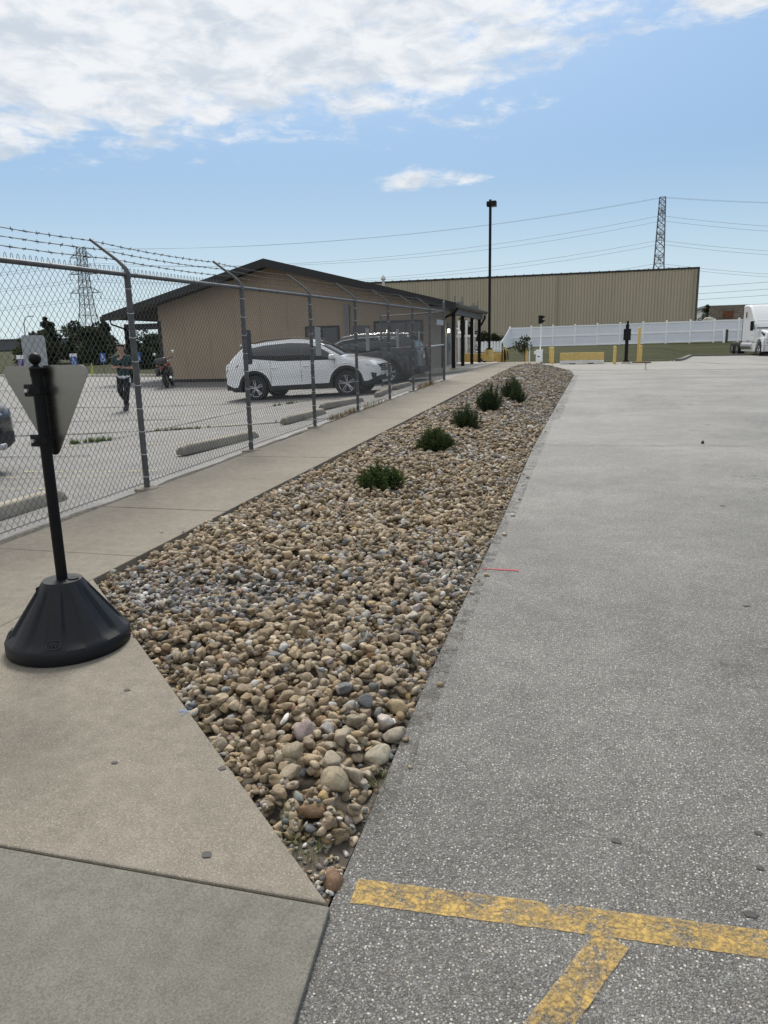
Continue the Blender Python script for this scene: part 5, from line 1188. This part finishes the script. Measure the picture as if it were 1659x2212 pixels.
TV = [(0, 0, .93), (.09, 0, .84), (.06, -.09, .50), (-.01, -.045, .12), (-.09, 0, .84), (-.12, -.05, .52), (-.012, .185, .24)]
skinned('trousers', TV, [(0, 1), (1, 2), (2, 3), (0, 4), (4, 5), (5, 6)], [(.165, .125), .105, .082, .070, .105, .082, .070], M_PANTS, ps)
for (x, y, z), tilt in (((-.02, -.05, .0), 0), ((-.01, .20, .10), rad(42))):
    b = MB(); L = [(-.07, .05, .04), (-.02, .055, .075), (.05, .05, .065), (.13, .045, .045), (.19, .03, .03)]
    s_ = MB(); n = 10
    for d, w_, h in L:
        for k in range(n): a = 2 * math.pi * k / n; s_.v.append((w_ * math.cos(a), -d, max(0, h + h * math.sin(a)) ))
    s_.f = [(i * n + k, i * n + (k + 1) % n, (i + 1) * n + (k + 1) % n, (i + 1) * n + k) for i in range(len(L) - 1) for k in range(n)] + [tuple(range(n)), tuple((len(L) - 1) * n + k for k in range(n))[::-1]]
    o = s_.build('shoe', M_SHOE, ps, 60); o.location = (x, y, z); o.rotation_euler = (tilt, 0, 0)
# hair, face and hands
hr_ = MB(); V, F = ico(3)
keep = []; HV = V * np.array([.088, .106, .095]) + np.array([0, .006, 1.655])
F2 = [f for f in F if all((V[i][2] > .30 or (V[i][1] > .25 and V[i][2] > -.45)) for i in f)]
hr_.v = [tuple(p) for p in HV]; hr_.f = [tuple(f) for f in F2]; ho = hr_.build('hair', M_HAIR, ps, 180, fixn=False); ho.modifiers.new('s', 'SOLIDIFY').thickness = .012
MB().prism([(-.012, 1.585), (.012, 1.585), (.006, 1.635), (-.006, 1.635)], -.128, -.10, 'XZ').build('nose', M_SKIN, body, bevel=.006)
for s_ in (1, -1):
    MB().lathe([(.002, -.004), (.011, 0), (.002, .004)], 10, (s_ * .032, -.104, 1.64), 'Y').build('eye', mat('eye_dark', (.02, .015, .012), .3), body, 50)
    MB().tube([(s_ * .086, .0, 1.66), (s_ * .098, .01, 1.64), (s_ * .092, .0, 1.60)], .012, 6).build('ear', M_SKIN, body, 60)
    MB().tube([(s_ * .015, -.112, 1.664), (s_ * .05, -.10, 1.666)], .006, 5).build('eyebrow', M_HAIR, body)
MB().tube([(-.024, -.106, 1.558), (0, -.112, 1.557), (.024, -.106, 1.558)], .006, 6).build('mouth', mat('lips', (.30, .13, .11), .5), body, 60)
for s_, w_ in ((1, H['wrL']), (-1, H['wrR'])):
    base = Vector(w_); d = Vector((-s_ * .75, -.60, .12)).normalized(); up = Vector((0, 0, 1)); sd_ = d.cross(up)
    V_ = [base, base + d * .05, base + d * .085]; E2 = [(0, 1), (1, 2)]; RR = [(.028, .022), (.036, .020), (.034, .018)]
    for k in range(4):
        o_ = up * (.026 - .0175 * k); st_ = base + d * .085 + o_; L_ = (.032, .036, .034, .026)[k]
        i0 = len(V_); V_ += [st_, st_ + d * L_ - sd_ * .006 * s_, st_ + d * L_ * 1.6 - sd_ * .024 * s_]; E2 += [(2, i0), (i0, i0 + 1), (i0 + 1, i0 + 2)]; RR += [.0095, .009, .0075]
    i0 = len(V_); th = base + d * .03 + up * .032; V_ += [th, th + d * .035 + up * .018, th + d * .06 + up * .012]; E2 += [(1, i0), (i0, i0 + 1), (i0 + 1, i0 + 2)]; RR += [.012, .010, .008]
    skinned('hand', [tuple(v) for v in V_], E2, RR, M_SKIN, ps, 1)
MB().box((.0, -.27, 1.19), (.075, .012, .14), Matrix.Rotation(.5, 3, 'X')).build('phone', M_BLKM, ps, bevel=.006)
MB().tube([(.14 + .03 * math.cos(a), -.15 + .01 * math.sin(a), 1.12 + .03 * math.sin(a)) for a in np.linspace(0, 6.283, 13)[:-1]], .006, 6, False, True).build('wristband', M_BLKM, ps)
MB().box((.17, -.06, .80), (.02, .08, .12)).build('keycard', M_TEE, ps, bevel=.004)
# ------------------------------------------------------------------ vegetation
def leaf_mat(name, rough=.6, trans=.25):
    m = bpy.data.materials.new(name); m.use_nodes = True; q = NT(m.node_tree); b = q.n['Principled BSDF']
    c = q.node('ShaderNodeAttribute', attribute_name='col').outputs['Color']
    q.l.new(c, b.inputs['Base Color']); b.inputs['Roughness'].default_value = rough; b.inputs['Specular IOR Level'].default_value = .12
    tr_ = q.node('ShaderNodeBsdfTranslucent', {'Color': c}); mx = q.node('ShaderNodeMixShader', {0: trans})
    q.l.new(b.outputs[0], mx.inputs[1]); q.l.new(tr_.outputs[0], mx.inputs[2]); q.l.new(mx.outputs[0], q.n['Material Output'].inputs[0])
    return m
M_LEAF = leaf_mat('leaf'); M_BARK = mat('bark', (.06, .045, .035), .9, var=.4, vscale=12, bump=.5, bscale=40)
def leaves_mesh(name, C, D_, size, asp, cols, rng, flat=.0):
    """one small folded quad per leaf: centres C, directions D_, sizes"""
    n = len(C); D_ = D_ / np.linalg.norm(D_, axis=1, keepdims=True)
    up = rng.normal(size=(n, 3)); S_ = np.cross(D_, up); S_ /= np.linalg.norm(S_, axis=1, keepdims=True) + 1e-9
    l = (size * rng.uniform(.7, 1.3, n))[:, None]; w_ = l * asp
    V = np.stack([C - D_ * l * .5, C + S_ * w_ * .5, C + D_ * l * .5, C - S_ * w_ * .5], 1).reshape(-1, 3)
    F = np.arange(4 * n).reshape(n, 4)
    return raw_mesh(name, V, F, M_LEAF, False, np.repeat(cols, 4, 0))
def shrub(lab, x, y, wd, h, seed, pal, n=120, spike=.25):
    r = np.random.default_rng(seed); z = float(bed_z(x, y)) + .02
    t = thing('shrub', lab, 'shrub', (x, y, z), 0, 'evergreen shrubs in the stone bed'); st = MB(); C = []; D2 = []
    lob = r.uniform(0, 6.283, 3)
    for k in range(n):
        a = r.uniform(0, 6.283); f = math.sqrt(r.uniform(0, 1)); R0 = wd * .5 * (1 + .16 * math.sin(2 * a + lob[0]) + .10 * math.sin(5 * a + lob[1])); rr = f * R0
        dome = math.sqrt(max(.04, 1 - .86 * f * f)); hh = h * dome * (1 - spike * r.uniform(0, 1)) * (1 + .10 * math.sin(3 * a + lob[2])) * (1.12 if r.random() < .08 else 1)
        p0 = Vector((.22 * rr * math.cos(a), .22 * rr * math.sin(a), 0)); p2 = Vector((rr * math.cos(a), rr * math.sin(a), hh)); p1 = p0.lerp(p2, .5) + Vector((.2 * rr * math.cos(a), .2 * rr * math.sin(a), -.08 * h))
        P = [(1 - s) ** 2 * p0 + 2 * s * (1 - s) * p1 + s * s * p2 for s in np.linspace(0, 1, 5)]
        st.tube(P, [.005, .004, .003, .0025, .0015], 4, False)
        m = int(40 + 150 * hh); out = Vector((math.cos(a), math.sin(a), .3))
        for s in r.beta(2.2, 1.1, m) * .95 + .07:
            c = (1 - s) ** 2 * p0 + 2 * s * (1 - s) * p1 + s * s * p2; tg = ((p2 - p1) * s + (p1 - p0) * (1 - s)).normalized()
            d = tg * .55 + Vector(r.normal(size=3)) * .62
            C.append(c + Vector(r.normal(size=3)) * .013 + d * .006); D2.append(d)
    C, D2 = np.array(C), np.array(D2); c = np.array(pal)[r.integers(0, len(pal), len(C))] * r.uniform(.6, 1.4, (len(C), 1))
    dead = r.random(len(C)) < .02; c[dead] = (.16, .10, .05)
    link('foliage', leaves_mesh('foliage', C, D2, .024, .36, c, r), t); tag(t.children[-1], kind='stuff')
    st.build('stems', M_BARK, t, fixn=False)
DK = [(.028, .052, .016), (.020, .040, .014), (.044, .070, .020), (.026, .046, .021)]
MD = [(.048, .078, .020), (.034, .060, .018), (.075, .105, .028), (.042, .066, .024)]
shrub('low spreading green shrub nearest the viewer in the stone bed', -1.84, 6.7, .50, .25, 1, MD, 150, .40)
shrub('rounded dark green shrub, second along the stone bed', -1.77, 9.1, .42, .30, 2, MD, 150, .22)
shrub('upright dark shrub, third along the stone bed', -1.74, 11.45, .46, .40, 3, DK, 105, .5)
shrub('tall dark shrub, fourth along the stone bed', -1.70, 14.2, .54, .56, 4, DK, 120, .45)
shrub('dark shrub furthest along the stone bed', -1.56, 17.1, .58, .50, 5, DK, 110, .4)
shrub('small shrub tucked behind the tall one in the stone bed', -1.36, 16.3, .40, .40, 6, DK, 70, .45)
def tuft(name, lab, cat, pts, h, n, pal, seed, w_=.004, spread=.6, group=None, kind=None):
    r = np.random.default_rng(seed); V = []; F = []; Cc = []
    for (x, y, z) in pts:
        for k in range(n):
            a = r.uniform(0, 6.283); L = h * r.uniform(.5, 1.2); lean = r.uniform(.1, spread) * L; bx, by = x + r.normal(0, h * .18), y + r.normal(0, h * .18)
            dx, dy = math.cos(a), math.sin(a); sx_, sy_ = -dy * w_ / 2, dx * w_ / 2; c = np.array(pal[r.integers(len(pal))]) * r.uniform(.7, 1.3); i0 = len(V)
            for s, wf in ((0, 1), (.5, .8), (1, .1)):
                cx, cy, cz = bx + dx * lean * s * s, by + dy * lean * s * s, z + L * s * (1 - .35 * s * lean / L)
                V += [(cx - sx_ * wf, cy - sy_ * wf, cz), (cx + sx_ * wf, cy + sy_ * wf, cz)]; Cc += [c, c]
            F += [(i0, i0 + 1, i0 + 3, i0 + 2), (i0 + 2, i0 + 3, i0 + 5, i0 + 4)]
    o = link(name, raw_mesh(name, V, F, M_LEAF, False, np.array(Cc)))
    return tag(o, lab, cat, group, kind or 'stuff')
GR = [(.12, .15, .045), (.17, .18, .075), (.24, .21, .10), (.09, .13, .035)]; DRY = [(.26, .18, .085), (.20, .12, .05), (.30, .22, .12), (.14, .10, .05)]; GRN = [(.09, .15, .025), (.12, .17, .04), (.07, .12, .02)]
wzf = lambda y: float(walk_z(y))
tuft('grass_tuft', 'thin green grass growing at the pointed tip of the stone bed', 'grass', [(-.76, 1.76, .0), (-.80, 1.81, .0), (-.71, 1.74, 0), (-.70, 1.80, 0), (-.84, 1.87, .01)], .075, 13, GR, 1, .0022, 1.3)
tuft('grass_tuft', 'wisp of grass at the asphalt side of the stone bed', 'grass', [(-.62, 2.13, .0), (-.615, 2.2, .0)], .06, 16, GR, 2, .0022, 1.2)
tuft('dry_weeds', 'reddish dry weeds at the foot of the fence by the third post', 'weeds', [(-4.22, y, wzf(y)) for y in np.arange(12.2, 13.7, .13)], .12, 26, DRY, 3, .007, 1.2)
tuft('dry_weeds', 'straggling dry weeds leaning over the sidewalk at the fourth fence post', 'weeds', [(-4.15, y, wzf(y)) for y in np.arange(14.0, 15.6, .2)], .20, 9, DRY + GR, 4, .008, 1.6)
tuft('dry_weeds', 'tan dry weeds at the fence near the gate', 'weeds', [(-4.16, y, wzf(y)) for y in np.arange(19.2, 21.0, .15)], .17, 14, DRY, 5, .009, .9)
def along(p, q_, n, j, zf): return [(x, y, zf(x, y)) for x, y in ((p[0] + (q_[0] - p[0]) * t + RNG.normal(0, j), p[1] + (q_[1] - p[1]) * t + RNG.normal(0, j)) for t in RNG.beta(2, 2, n))]
tuft('crack_weeds', 'bright green weeds in the lot crack behind the first fence post', 'weeds', along((-7.7, 12.3), (-6.7, 12.6), 22, .04, su), .07, 14, GRN, 6, .008, 1.6)
tuft('crack_weeds', 'green weeds in the pavement crack beside the yield sign', 'weeds', along((-8.35, 10.6), (-7.75, 11.0), 24, .05, su), .10, 16, GRN, 7, .010, 1.6)
tuft('crack_weeds', 'green weeds beside the second wheel stop', 'weeds', along((-5.6, 12.9), (-4.9, 13.0), 16, .04, su), .09, 14, GRN, 8, .009, 1.4)
tuft('crack_weeds', 'green weeds in the crack near the white suv', 'weeds', along((-7.45, 17.0), (-7.1, 18.0), 16, .04, su), .08, 14, GRN, 9, .008, 1.5)
tuft('leaf_litter', 'small dark leaf scrap lying on the asphalt', 'leaf', [(1.60, 10.86, .035)], .045, 7, [(.04, .05, .02), (.08, .06, .03)], 10, .03, 1.5)
tuft('ornamental_grass', 'thin dry seed stalks rising behind the tall shrub', 'grass', [(-1.95, 17.5, float(bed_z(-1.95, 17.5)))], .85, 12, DRY, 11, .006, .4)
tuft('bank_weeds', 'rough pale weeds where the concrete meets the grass bank', 'weeds', [(x, 46.35 + .1 * math.sin(x * 3), .14) for x in np.arange(-3, 5, .22)], .14, 10, [(.16, .16, .07), (.22, .19, .10)], 12, .02, .8)
# trees
def tree(name, lab, x, y, z, h, wd, seed, pal, shape='round', n=2600, leaf=.22, trunk=.12, base=.18, group='trees beyond the lot'):
    r = np.random.default_rng(seed); t = thing(name, lab, 'tree', (x, y, z), 0, group)
    tk = MB(); tk.tube([(0, 0, -.3), (.03, 0, h * .3), (.0, .04, h * .6), (0, 0, h * .93)], [trunk, trunk * .8, trunk * .5, trunk * .15], 8)
    K = []; 
    for k in range(26):
        s = r.uniform(base, .95); a = r.uniform(0, 6.283)
        R0 = wd * .5 * ((1.04 - s) / (1 - base) * 1.0 if shape == 'cone' else math.sin(math.pi * min(1, max(.05, (s - base + .12) / (1.1 - base)))) ** .6)
        rr = R0 * r.uniform(.35, 1.0); p = Vector((rr * math.cos(a), rr * math.sin(a), s * h + (0 if shape == 'cone' else .06 * h * r.normal())))
        tk.tube([(0, 0, max(.05, s - .12) * h), p * .55 + Vector((0, 0, .5 * (s * .45) * h)) * 0 + Vector((0, 0, 0)), p], [trunk * .3, trunk * .2, .01], 5, False)
        K.append((p, (wd * .20 if shape == 'round' else R0 * .42 + .12) * r.uniform(.7, 1.25)))
    tk.build('trunk', M_BARK, t, fixn=False)
    C = []; D2 = []; cc = []
    for p, rad_ in K:
        m = int(n / len(K)); d = r.normal(size=(m, 3)); d /= np.linalg.norm(d, axis=1, keepdims=True); q_ = d * (r.uniform(.35, 1, (m, 1)) ** .5) * rad_ * np.array([1, 1, .75])
        C.append(q_ + np.array(p)); D2.append(d + r.normal(size=(m, 3)) * .7 + np.array([0, 0, -.2 if shape == 'cone' else .1])); cc.append(np.array(pal)[r.integers(0, len(pal), m)] * r.uniform(.6, 1.3) * r.uniform(.75, 1.25, (m, 1)))
    link('crown', leaves_mesh('crown', np.vstack(C), np.vstack(D2), leaf, .5, np.vstack(cc), r), t); tag(t.children[-1], kind='stuff')
TD = [(.030, .042, .018), (.042, .054, .022), (.024, .034, .016)]; TG = [(.035, .048, .018), (.045, .058, .022), (.028, .040, .016)]
gz = lambda x, y: float(ground_z(x, y))
for args in (('pine_tree', 'dark pointed evergreen above the blank parking sign', -47.9, 60, 4.9, 3.6, 1, TD, 'cone'), ('round_tree', 'dark round headed tree right of the pointed evergreen', -45.0, 61, 4.2, 4.0, 2, TD, 'round'),
             ('round_tree', 'broad low dark tree behind the yield sign', -46.6, 57, 2.6, 4.2, 3, TG, 'round'), ('round_tree', 'low dark tree in front of the lattice tower foot', -42.8, 58, 2.4, 3.2, 4, TD, 'round'),
             ('pine_tree', 'tall dark evergreen behind the walking person', -40.5, 58, 4.3, 3.0, 5, TD, 'cone'), ('round_tree', 'dark bush like tree beside the evergreen behind the person', -38.9, 54, 2.7, 3.2, 6, TG, 'round'),
             ('round_tree', 'dark tree seen under the porch of the office', -36.6, 58, 2.6, 3.2, 7, TD, 'round'), ('pine_tree', 'evergreen half hidden by the office corner', -33.4, 56, 3.9, 2.6, 8, TD, 'cone'),
             ('round_tree', 'small dark shrub like tree beside the blue parking sign', -27.6, 44, 1.35, 1.5, 9, TD, 'round')):
    nm_, lab, x, y, h, wd, sd, pal, shp = args; tree(nm_, lab, x, y, gz(x, y) - .1, h - gz(x, y) + .1 if h > 3 else h, wd, sd, pal, shp, 5200, .25, .12, .03)
tree('round_tree', 'dark tree beyond the warehouse corner', 15.9, 112, 3.2, 2.6, 2.4, 11, TD, 'cone', 1500, .2, .1, .1); tree('round_tree', 'dark low tree right of the one at the warehouse corner', 18.4, 114, 3.4, 2.0, 2.6, 12, TD, 'round', 1500, .2, .1, .1)
tree('young_tree', 'thin young tree planted by the yellow bollard', -3.05, 40.2, .42, 1.32, 1.0, 13, TG, 'round', 700, .10, .025, .42, 'small trees by the gate')
for k, (x, h) in enumerate(((-13.2, 1.0), (-11.9, .9), (-10.7, 1.1), (-9.4, .8))):
    tree('hedge_bush', ['dark bush at the warehouse wall behind the panel screen', 'dark bush between the porch posts and the warehouse', 'dark bush left of the light pole at the warehouse wall', 'low bush right of the light pole at the warehouse wall'][k], x, 82, gz(x, 82), h, 1.7, 30 + k, TG, 'round', 700, .2, .05, .05, 'bushes along the warehouse')
for k, (x, h) in enumerate(((-8.2, 2.3), (-7.4, 2.6), (-6.75, 2.4))):
    tree('screen_shrub', ['leafy shrub behind the panel screen, leftmost of three', 'tall leafy shrub behind the middle of the panel screen', 'leafy shrub behind the panel screen beside the last porch post'][k], x, 47, .3, h, .9, 40 + k, TG, 'round', 700, .14, .05, .25, 'shrubs behind the panel screen')

# ------------------------------------------------------------------ small signs at the far kerb
M_SBLU = mat('blue_sign', (.02, .10, .36), .5); M_SWH = mat('white_sign_mark', (.8, .8, .8), .6); M_PURP = mat('purple_sign', (.05, .03, .16), .6)
def hc_sign(lab, x, y, zc_, rz):
    z0 = gz(x, y) + .1; t = thing('accessible_parking_sign', lab, 'sign', (x, y, z0), rz, 'blue accessible parking signs')
    MB().bb((-.02, 0, -.3), (.02, .03, zc_ - z0 + .2)).build('post', M_GREYM, t); zz = zc_ - z0
    pn = MB().bb((-.16, -.012, zz - .26), (.16, -.004, zz + .26)).build('panel', M_SBLU, t)
    s = MB(); s.lathe([(.03, -.019), (.03, -.014)], 12, (-.03, 0, zz + .17), 'Y')
    s.tube([(-.03, -.016, zz + .13), (-.02, -.016, zz - .02), (.06, -.016, zz - .02), (.10, -.016, zz - .14), (.13, -.016, zz - .13)], .017, 5); s.tube([(-.028, -.016, zz + .07), (.06, -.016, zz + .06)], .014, 5)
    s.tube([(-.01 + .095 * math.cos(a), -.016, zz - .09 + .095 * math.sin(a)) for a in np.linspace(2.2, 5.9, 14)], .014, 5); s.build('wheelchair_symbol', M_SWH, pn, 50, fixn=False)
hc_sign('blue wheelchair parking sign seen edge on right of the yield sign', -28.95, 38.2, .95, .75); hc_sign('blue wheelchair parking sign beside the walking person', -26.55, 37.6, 1.10, .3); hc_sign('blue wheelchair parking sign between the fence post and the motorcycle', -23.9, 37.0, 1.12, .3)
for lab, x in (('purple and white yard sign at the far kerb, leftmost of two', -33.0), ('purple and white yard sign peeping out beside the blank parking sign', -29.25)):
    t = thing('yard_sign', lab, 'sign', (x, 38.6, gz(x, 38.6) + .1), .4, 'purple yard signs'); MB().bb((-.2, -.02, .38), (.2, .02, .86)).build('panel', M_PURP, t); MB().bb((-.2, -.022, .862), (.2, .022, 1.10)).build('header', M_SWH, t)
    for s in (-.12, .12): MB().bb((s - .01, -.01, -.2), (s + .01, .01, .38)).build('stake', M_GREYM, t)
    for k in range(3): MB().bb((-.13, -.026, .74 - .12 * k), (.10 - .04 * k, -.0215, .77 - .12 * k)).build('text_line', M_SWH, t)
M_YG = mat('yellow_green_marker', (.42, .45, .07), .6)
for lab, x, y in (('yellow green marker stake on the kerb beside the person', -27.05, 37.2), ('yellow green marker stake left of the motorcycle', -24.35, 36.5)):
    o = MB().add([(-.10, 0, 0), (.10, 0, 0), (.04, 0, .45), (.0, 0, .62), (-.05, 0, .42)], [(0, 1, 2, 3, 4)]).build('marker_stake', M_YG); o.modifiers.new('s', 'SOLIDIFY').thickness = .04; o.location = (x, y, gz(x, y) + .08); o.rotation_euler = (0, 0, .3); tag(o, lab, 'marker', 'marker stakes at the far kerb')
sl = thing('street_light', 'thin grey street light far across the field', 'street light', (-50.9, 60.5, gz(-50.9, 60.5)))
MB().tube([(0, 0, -.2), (.1, 0, 3.7), (.3, 0, 4.2), (.8, 0, 4.35)], [.05, .04, .03, .03], 8).build('pole', M_GREYM, sl, 50); MB().box((1.0, 0, 4.33), (.45, .16, .08)).build('lamp_head', M_GREYM, sl, bevel=.02)
fb = thing('distant_building', 'long low dark grey building on the horizon at the picture edge', 'building', (-135, 142, 2.6)); MB().bb((-30, 0, -.4), (19, 14, 1.9)).build('wall', mat('slate_wall', (.10, .105, .12), .7, var=.2, vscale=.3), fb); MB().bb((-30.2, -.2, 1.9), (19.2, 14.2, 2.05)).build('roof_edge', M_GREYM, fb)

# ------------------------------------------------------------------ beyond the warehouse: old timber shed, tank, far roof
M_OLDW = mat('weathered_timber', (.20, .165, .13), .9, col2=(.12, .10, .08), vscale=2.5, bump=.4, bscale=12)
ts = thing('timber_shed', 'weathered plank shed with a rusty door beyond the white fence', 'shed', (0, 110, 3.2))
for i in range(7): MB().bb((15.9 + .1 * math.sin(i * 2.1), -.03 * (i % 2), .45 + i * .26), (24.0, .1, .69 + i * .26)).build('plank', M_OLDW, ts)
MB().bb((17.6, -.12, .62), (18.9, -.04, 1.55)).build('rusty_door', mat('rust', (.17, .055, .025), .85, col2=(.09, .04, .02), vscale=4), ts); MB().bb((20.9, -.15, .2), (21.05, -.05, 2.3)).build('post', M_OLDW, ts)
MB().bb((15.6, -2.2, -.6), (26, .2, .42)).build('footing', M_CURB, ts)
tk_ = thing('water_tank', 'cream water tank beside the warehouse corner', 'tank', (15.0, 104, 2.7)); MB().lathe([(.62, 0), (.62, .95), (.5, 1.15), (.1, 1.2)], 20).build('shell', mat('cream_plastic', (.62, .60, .50), .5), tk_, 40)
fr_ = thing('far_roof', 'pale low building roof with a rooftop unit behind the truck', 'building', (30, 150, 4.4)); MB().bb((-9, 0, -3), (30, 20, 2.25)).build('wall', mat('pale_wall', (.5, .5, .47), .7), fr_); MB().bb((-9.3, -.3, 2.25), (30.3, 20.3, 2.6)).build('roof_edge', M_GREYM, fr_)
MB().bb((2.5, 2, 2.6), (6.5, 5, 3.5)).build('rooftop_unit', mat('brown_unit', (.22, .19, .17), .7), fr_)

# ------------------------------------------------------------------ lattice towers and power lines
M_LAT = mat('lattice_steel', (.16, .17, .19), .6, .3)
def tower(lab, x, y, z0, H_, hw, arms, rz, rleg=.13):
    t = thing('lattice_tower', lab, 'pylon', (x, y, z0), rz, 'lattice transmission towers')
    W_ = lambda z: float(np.interp(z, [p[0] for p in hw], [p[1] for p in hw])); zs = [0]
    while zs[-1] < H_ - .6: zs.append(min(H_, zs[-1] + max(1.6, W_(zs[-1]) * 1.7)))
    for sx_ in (-1, 1):
        for sy_ in (-1, 1): MB().tube([(sx_ * W_(z), sy_ * W_(z), z) for z in zs], rleg, 5, False).build('leg', M_LAT, t)
    br = MB()
    for a, c in zip(zs[:-1], zs[1:]):
        wa, wc = W_(a), W_(c)
        for s in (-1, 1):
            for p0, p1 in (((-wa, s * wa, a), (wc, s * wc, c)), ((wa, s * wa, a), (-wc, s * wc, c)), ((s * wa, -wa, a), (s * wc, wc, c)), ((s * wa, wa, a), (s * wc, -wc, c)), ((-wc, s * wc, c), (wc, s * wc, c)), ((s * wc, -wc, c), (s * wc, wc, c))): br.tube([p0, p1], rleg * .45, 4, False)
    tag(br.build('bracing', M_LAT, t, fixn=False), kind='stuff')
    for z, L, up in arms:
        for s in (-1, 1):
            w_ = W_(z); a = MB(); tip = (s * L, 0, z)
            for sy_ in (-1, 1): a.tube([(s * w_, sy_ * w_, z), tip], rleg * .55, 4, False).tube([(s * w_, sy_ * w_, z + up), tip], rleg * .55, 4, False)
            for f in (.33, .66): a.tube([(s * (w_ + (L - w_) * f), 0, z), (s * (w_ + (L - w_) * f), 0, z + up * (1 - f))], rleg * .4, 4, False)
            ar = a.build('cross_arm', M_LAT, t, fixn=False); MB().tube([(s * L, 0, z), (s * L, 0, z - 2.1)], .10, 5).build('insulator', M_LAT, ar)
    return t
TL, TR = (-181, 250), (25.1, 300)
tower('lattice pylon seen through the fence left of the first post', *TL, 2.5, 36.5, [(0, 4.2), (14, 2.0), (24, 1.5), (36.5, 1.2)], [(27.2, 5.4, 2.2), (20.5, 6.0, 2.2), (33, 4.6, 2.4)], rad(8), .17)
tower('narrow lattice pylon rising behind the warehouse', *TR, 1.2, 49.5, [(0, 4.6), (26, 1.7), (49.5, 1.0)], [(44.5, 6.2, 2.2), (36.3, 6.8, 2.2), (28.5, 6.2, 2.2)], rad(82), .17)
M_CAB = mat('power_cable', (.12, .13, .15), .5, .3)
def cable(lab, a, b, sag, r=.04):
    P = [(a[0] + (b[0] - a[0]) * t, a[1] + (b[1] - a[1]) * t, a[2] + (b[2] - a[2]) * t - 4 * sag * t * (1 - t)) for t in np.linspace(0, 1, 25)]
    tag(MB().tube(P, r, 4, False).build('power_line', M_CAB, None, fixn=False), lab, 'power line', 'power lines between the pylons')
lv = ['top', 'middle', 'bottom']
for i, (zr, zl) in enumerate(((43.6, 33.4), (35.4, 27.6), (27.6, 20.9))):
    for s, w_ in ((-1, 'near'), (1, 'far')):
        pr = (TR[0] + s * .9, TR[1] + s * 6.3, zr); pl = (TL[0] + s * 5.5, TL[1] + s * .8, zl)
        cable('%s power line on the %s side between the two pylons' % (lv[i], w_), pl, pr, 6.5); cable('%s power line on the %s side leaving the right pylon' % (lv[i], w_), pr, (230, 345 + s * 6, zr + 3.5), 9)
        cable('%s power line on the %s side leaving the left pylon' % (lv[i], w_), pl, (-420, 190 + s * 6, zl + 1), 7)
for s in (-.8, .8): cable('thin %s ground wire at the very top of the pylons' % ('near' if s < 0 else 'far'), (TL[0] + s, TL[1], 38.6), (TR[0], TR[1] + s, 50.6), 5.0, .03); cable('thin %s ground wire right of the narrow pylon' % ('near' if s < 0 else 'far'), (TR[0], TR[1] + s, 50.6), (230, 345, 54), 6, .03)
for i, z in enumerate((13.9, 12.3, 10.9)): cable(['upper', 'middle', 'lower'][i] + ' thin cable low in the sky beside the warehouse corner', (10, 200, z - .9), (75, 200, z + 1.4), .3, .035)
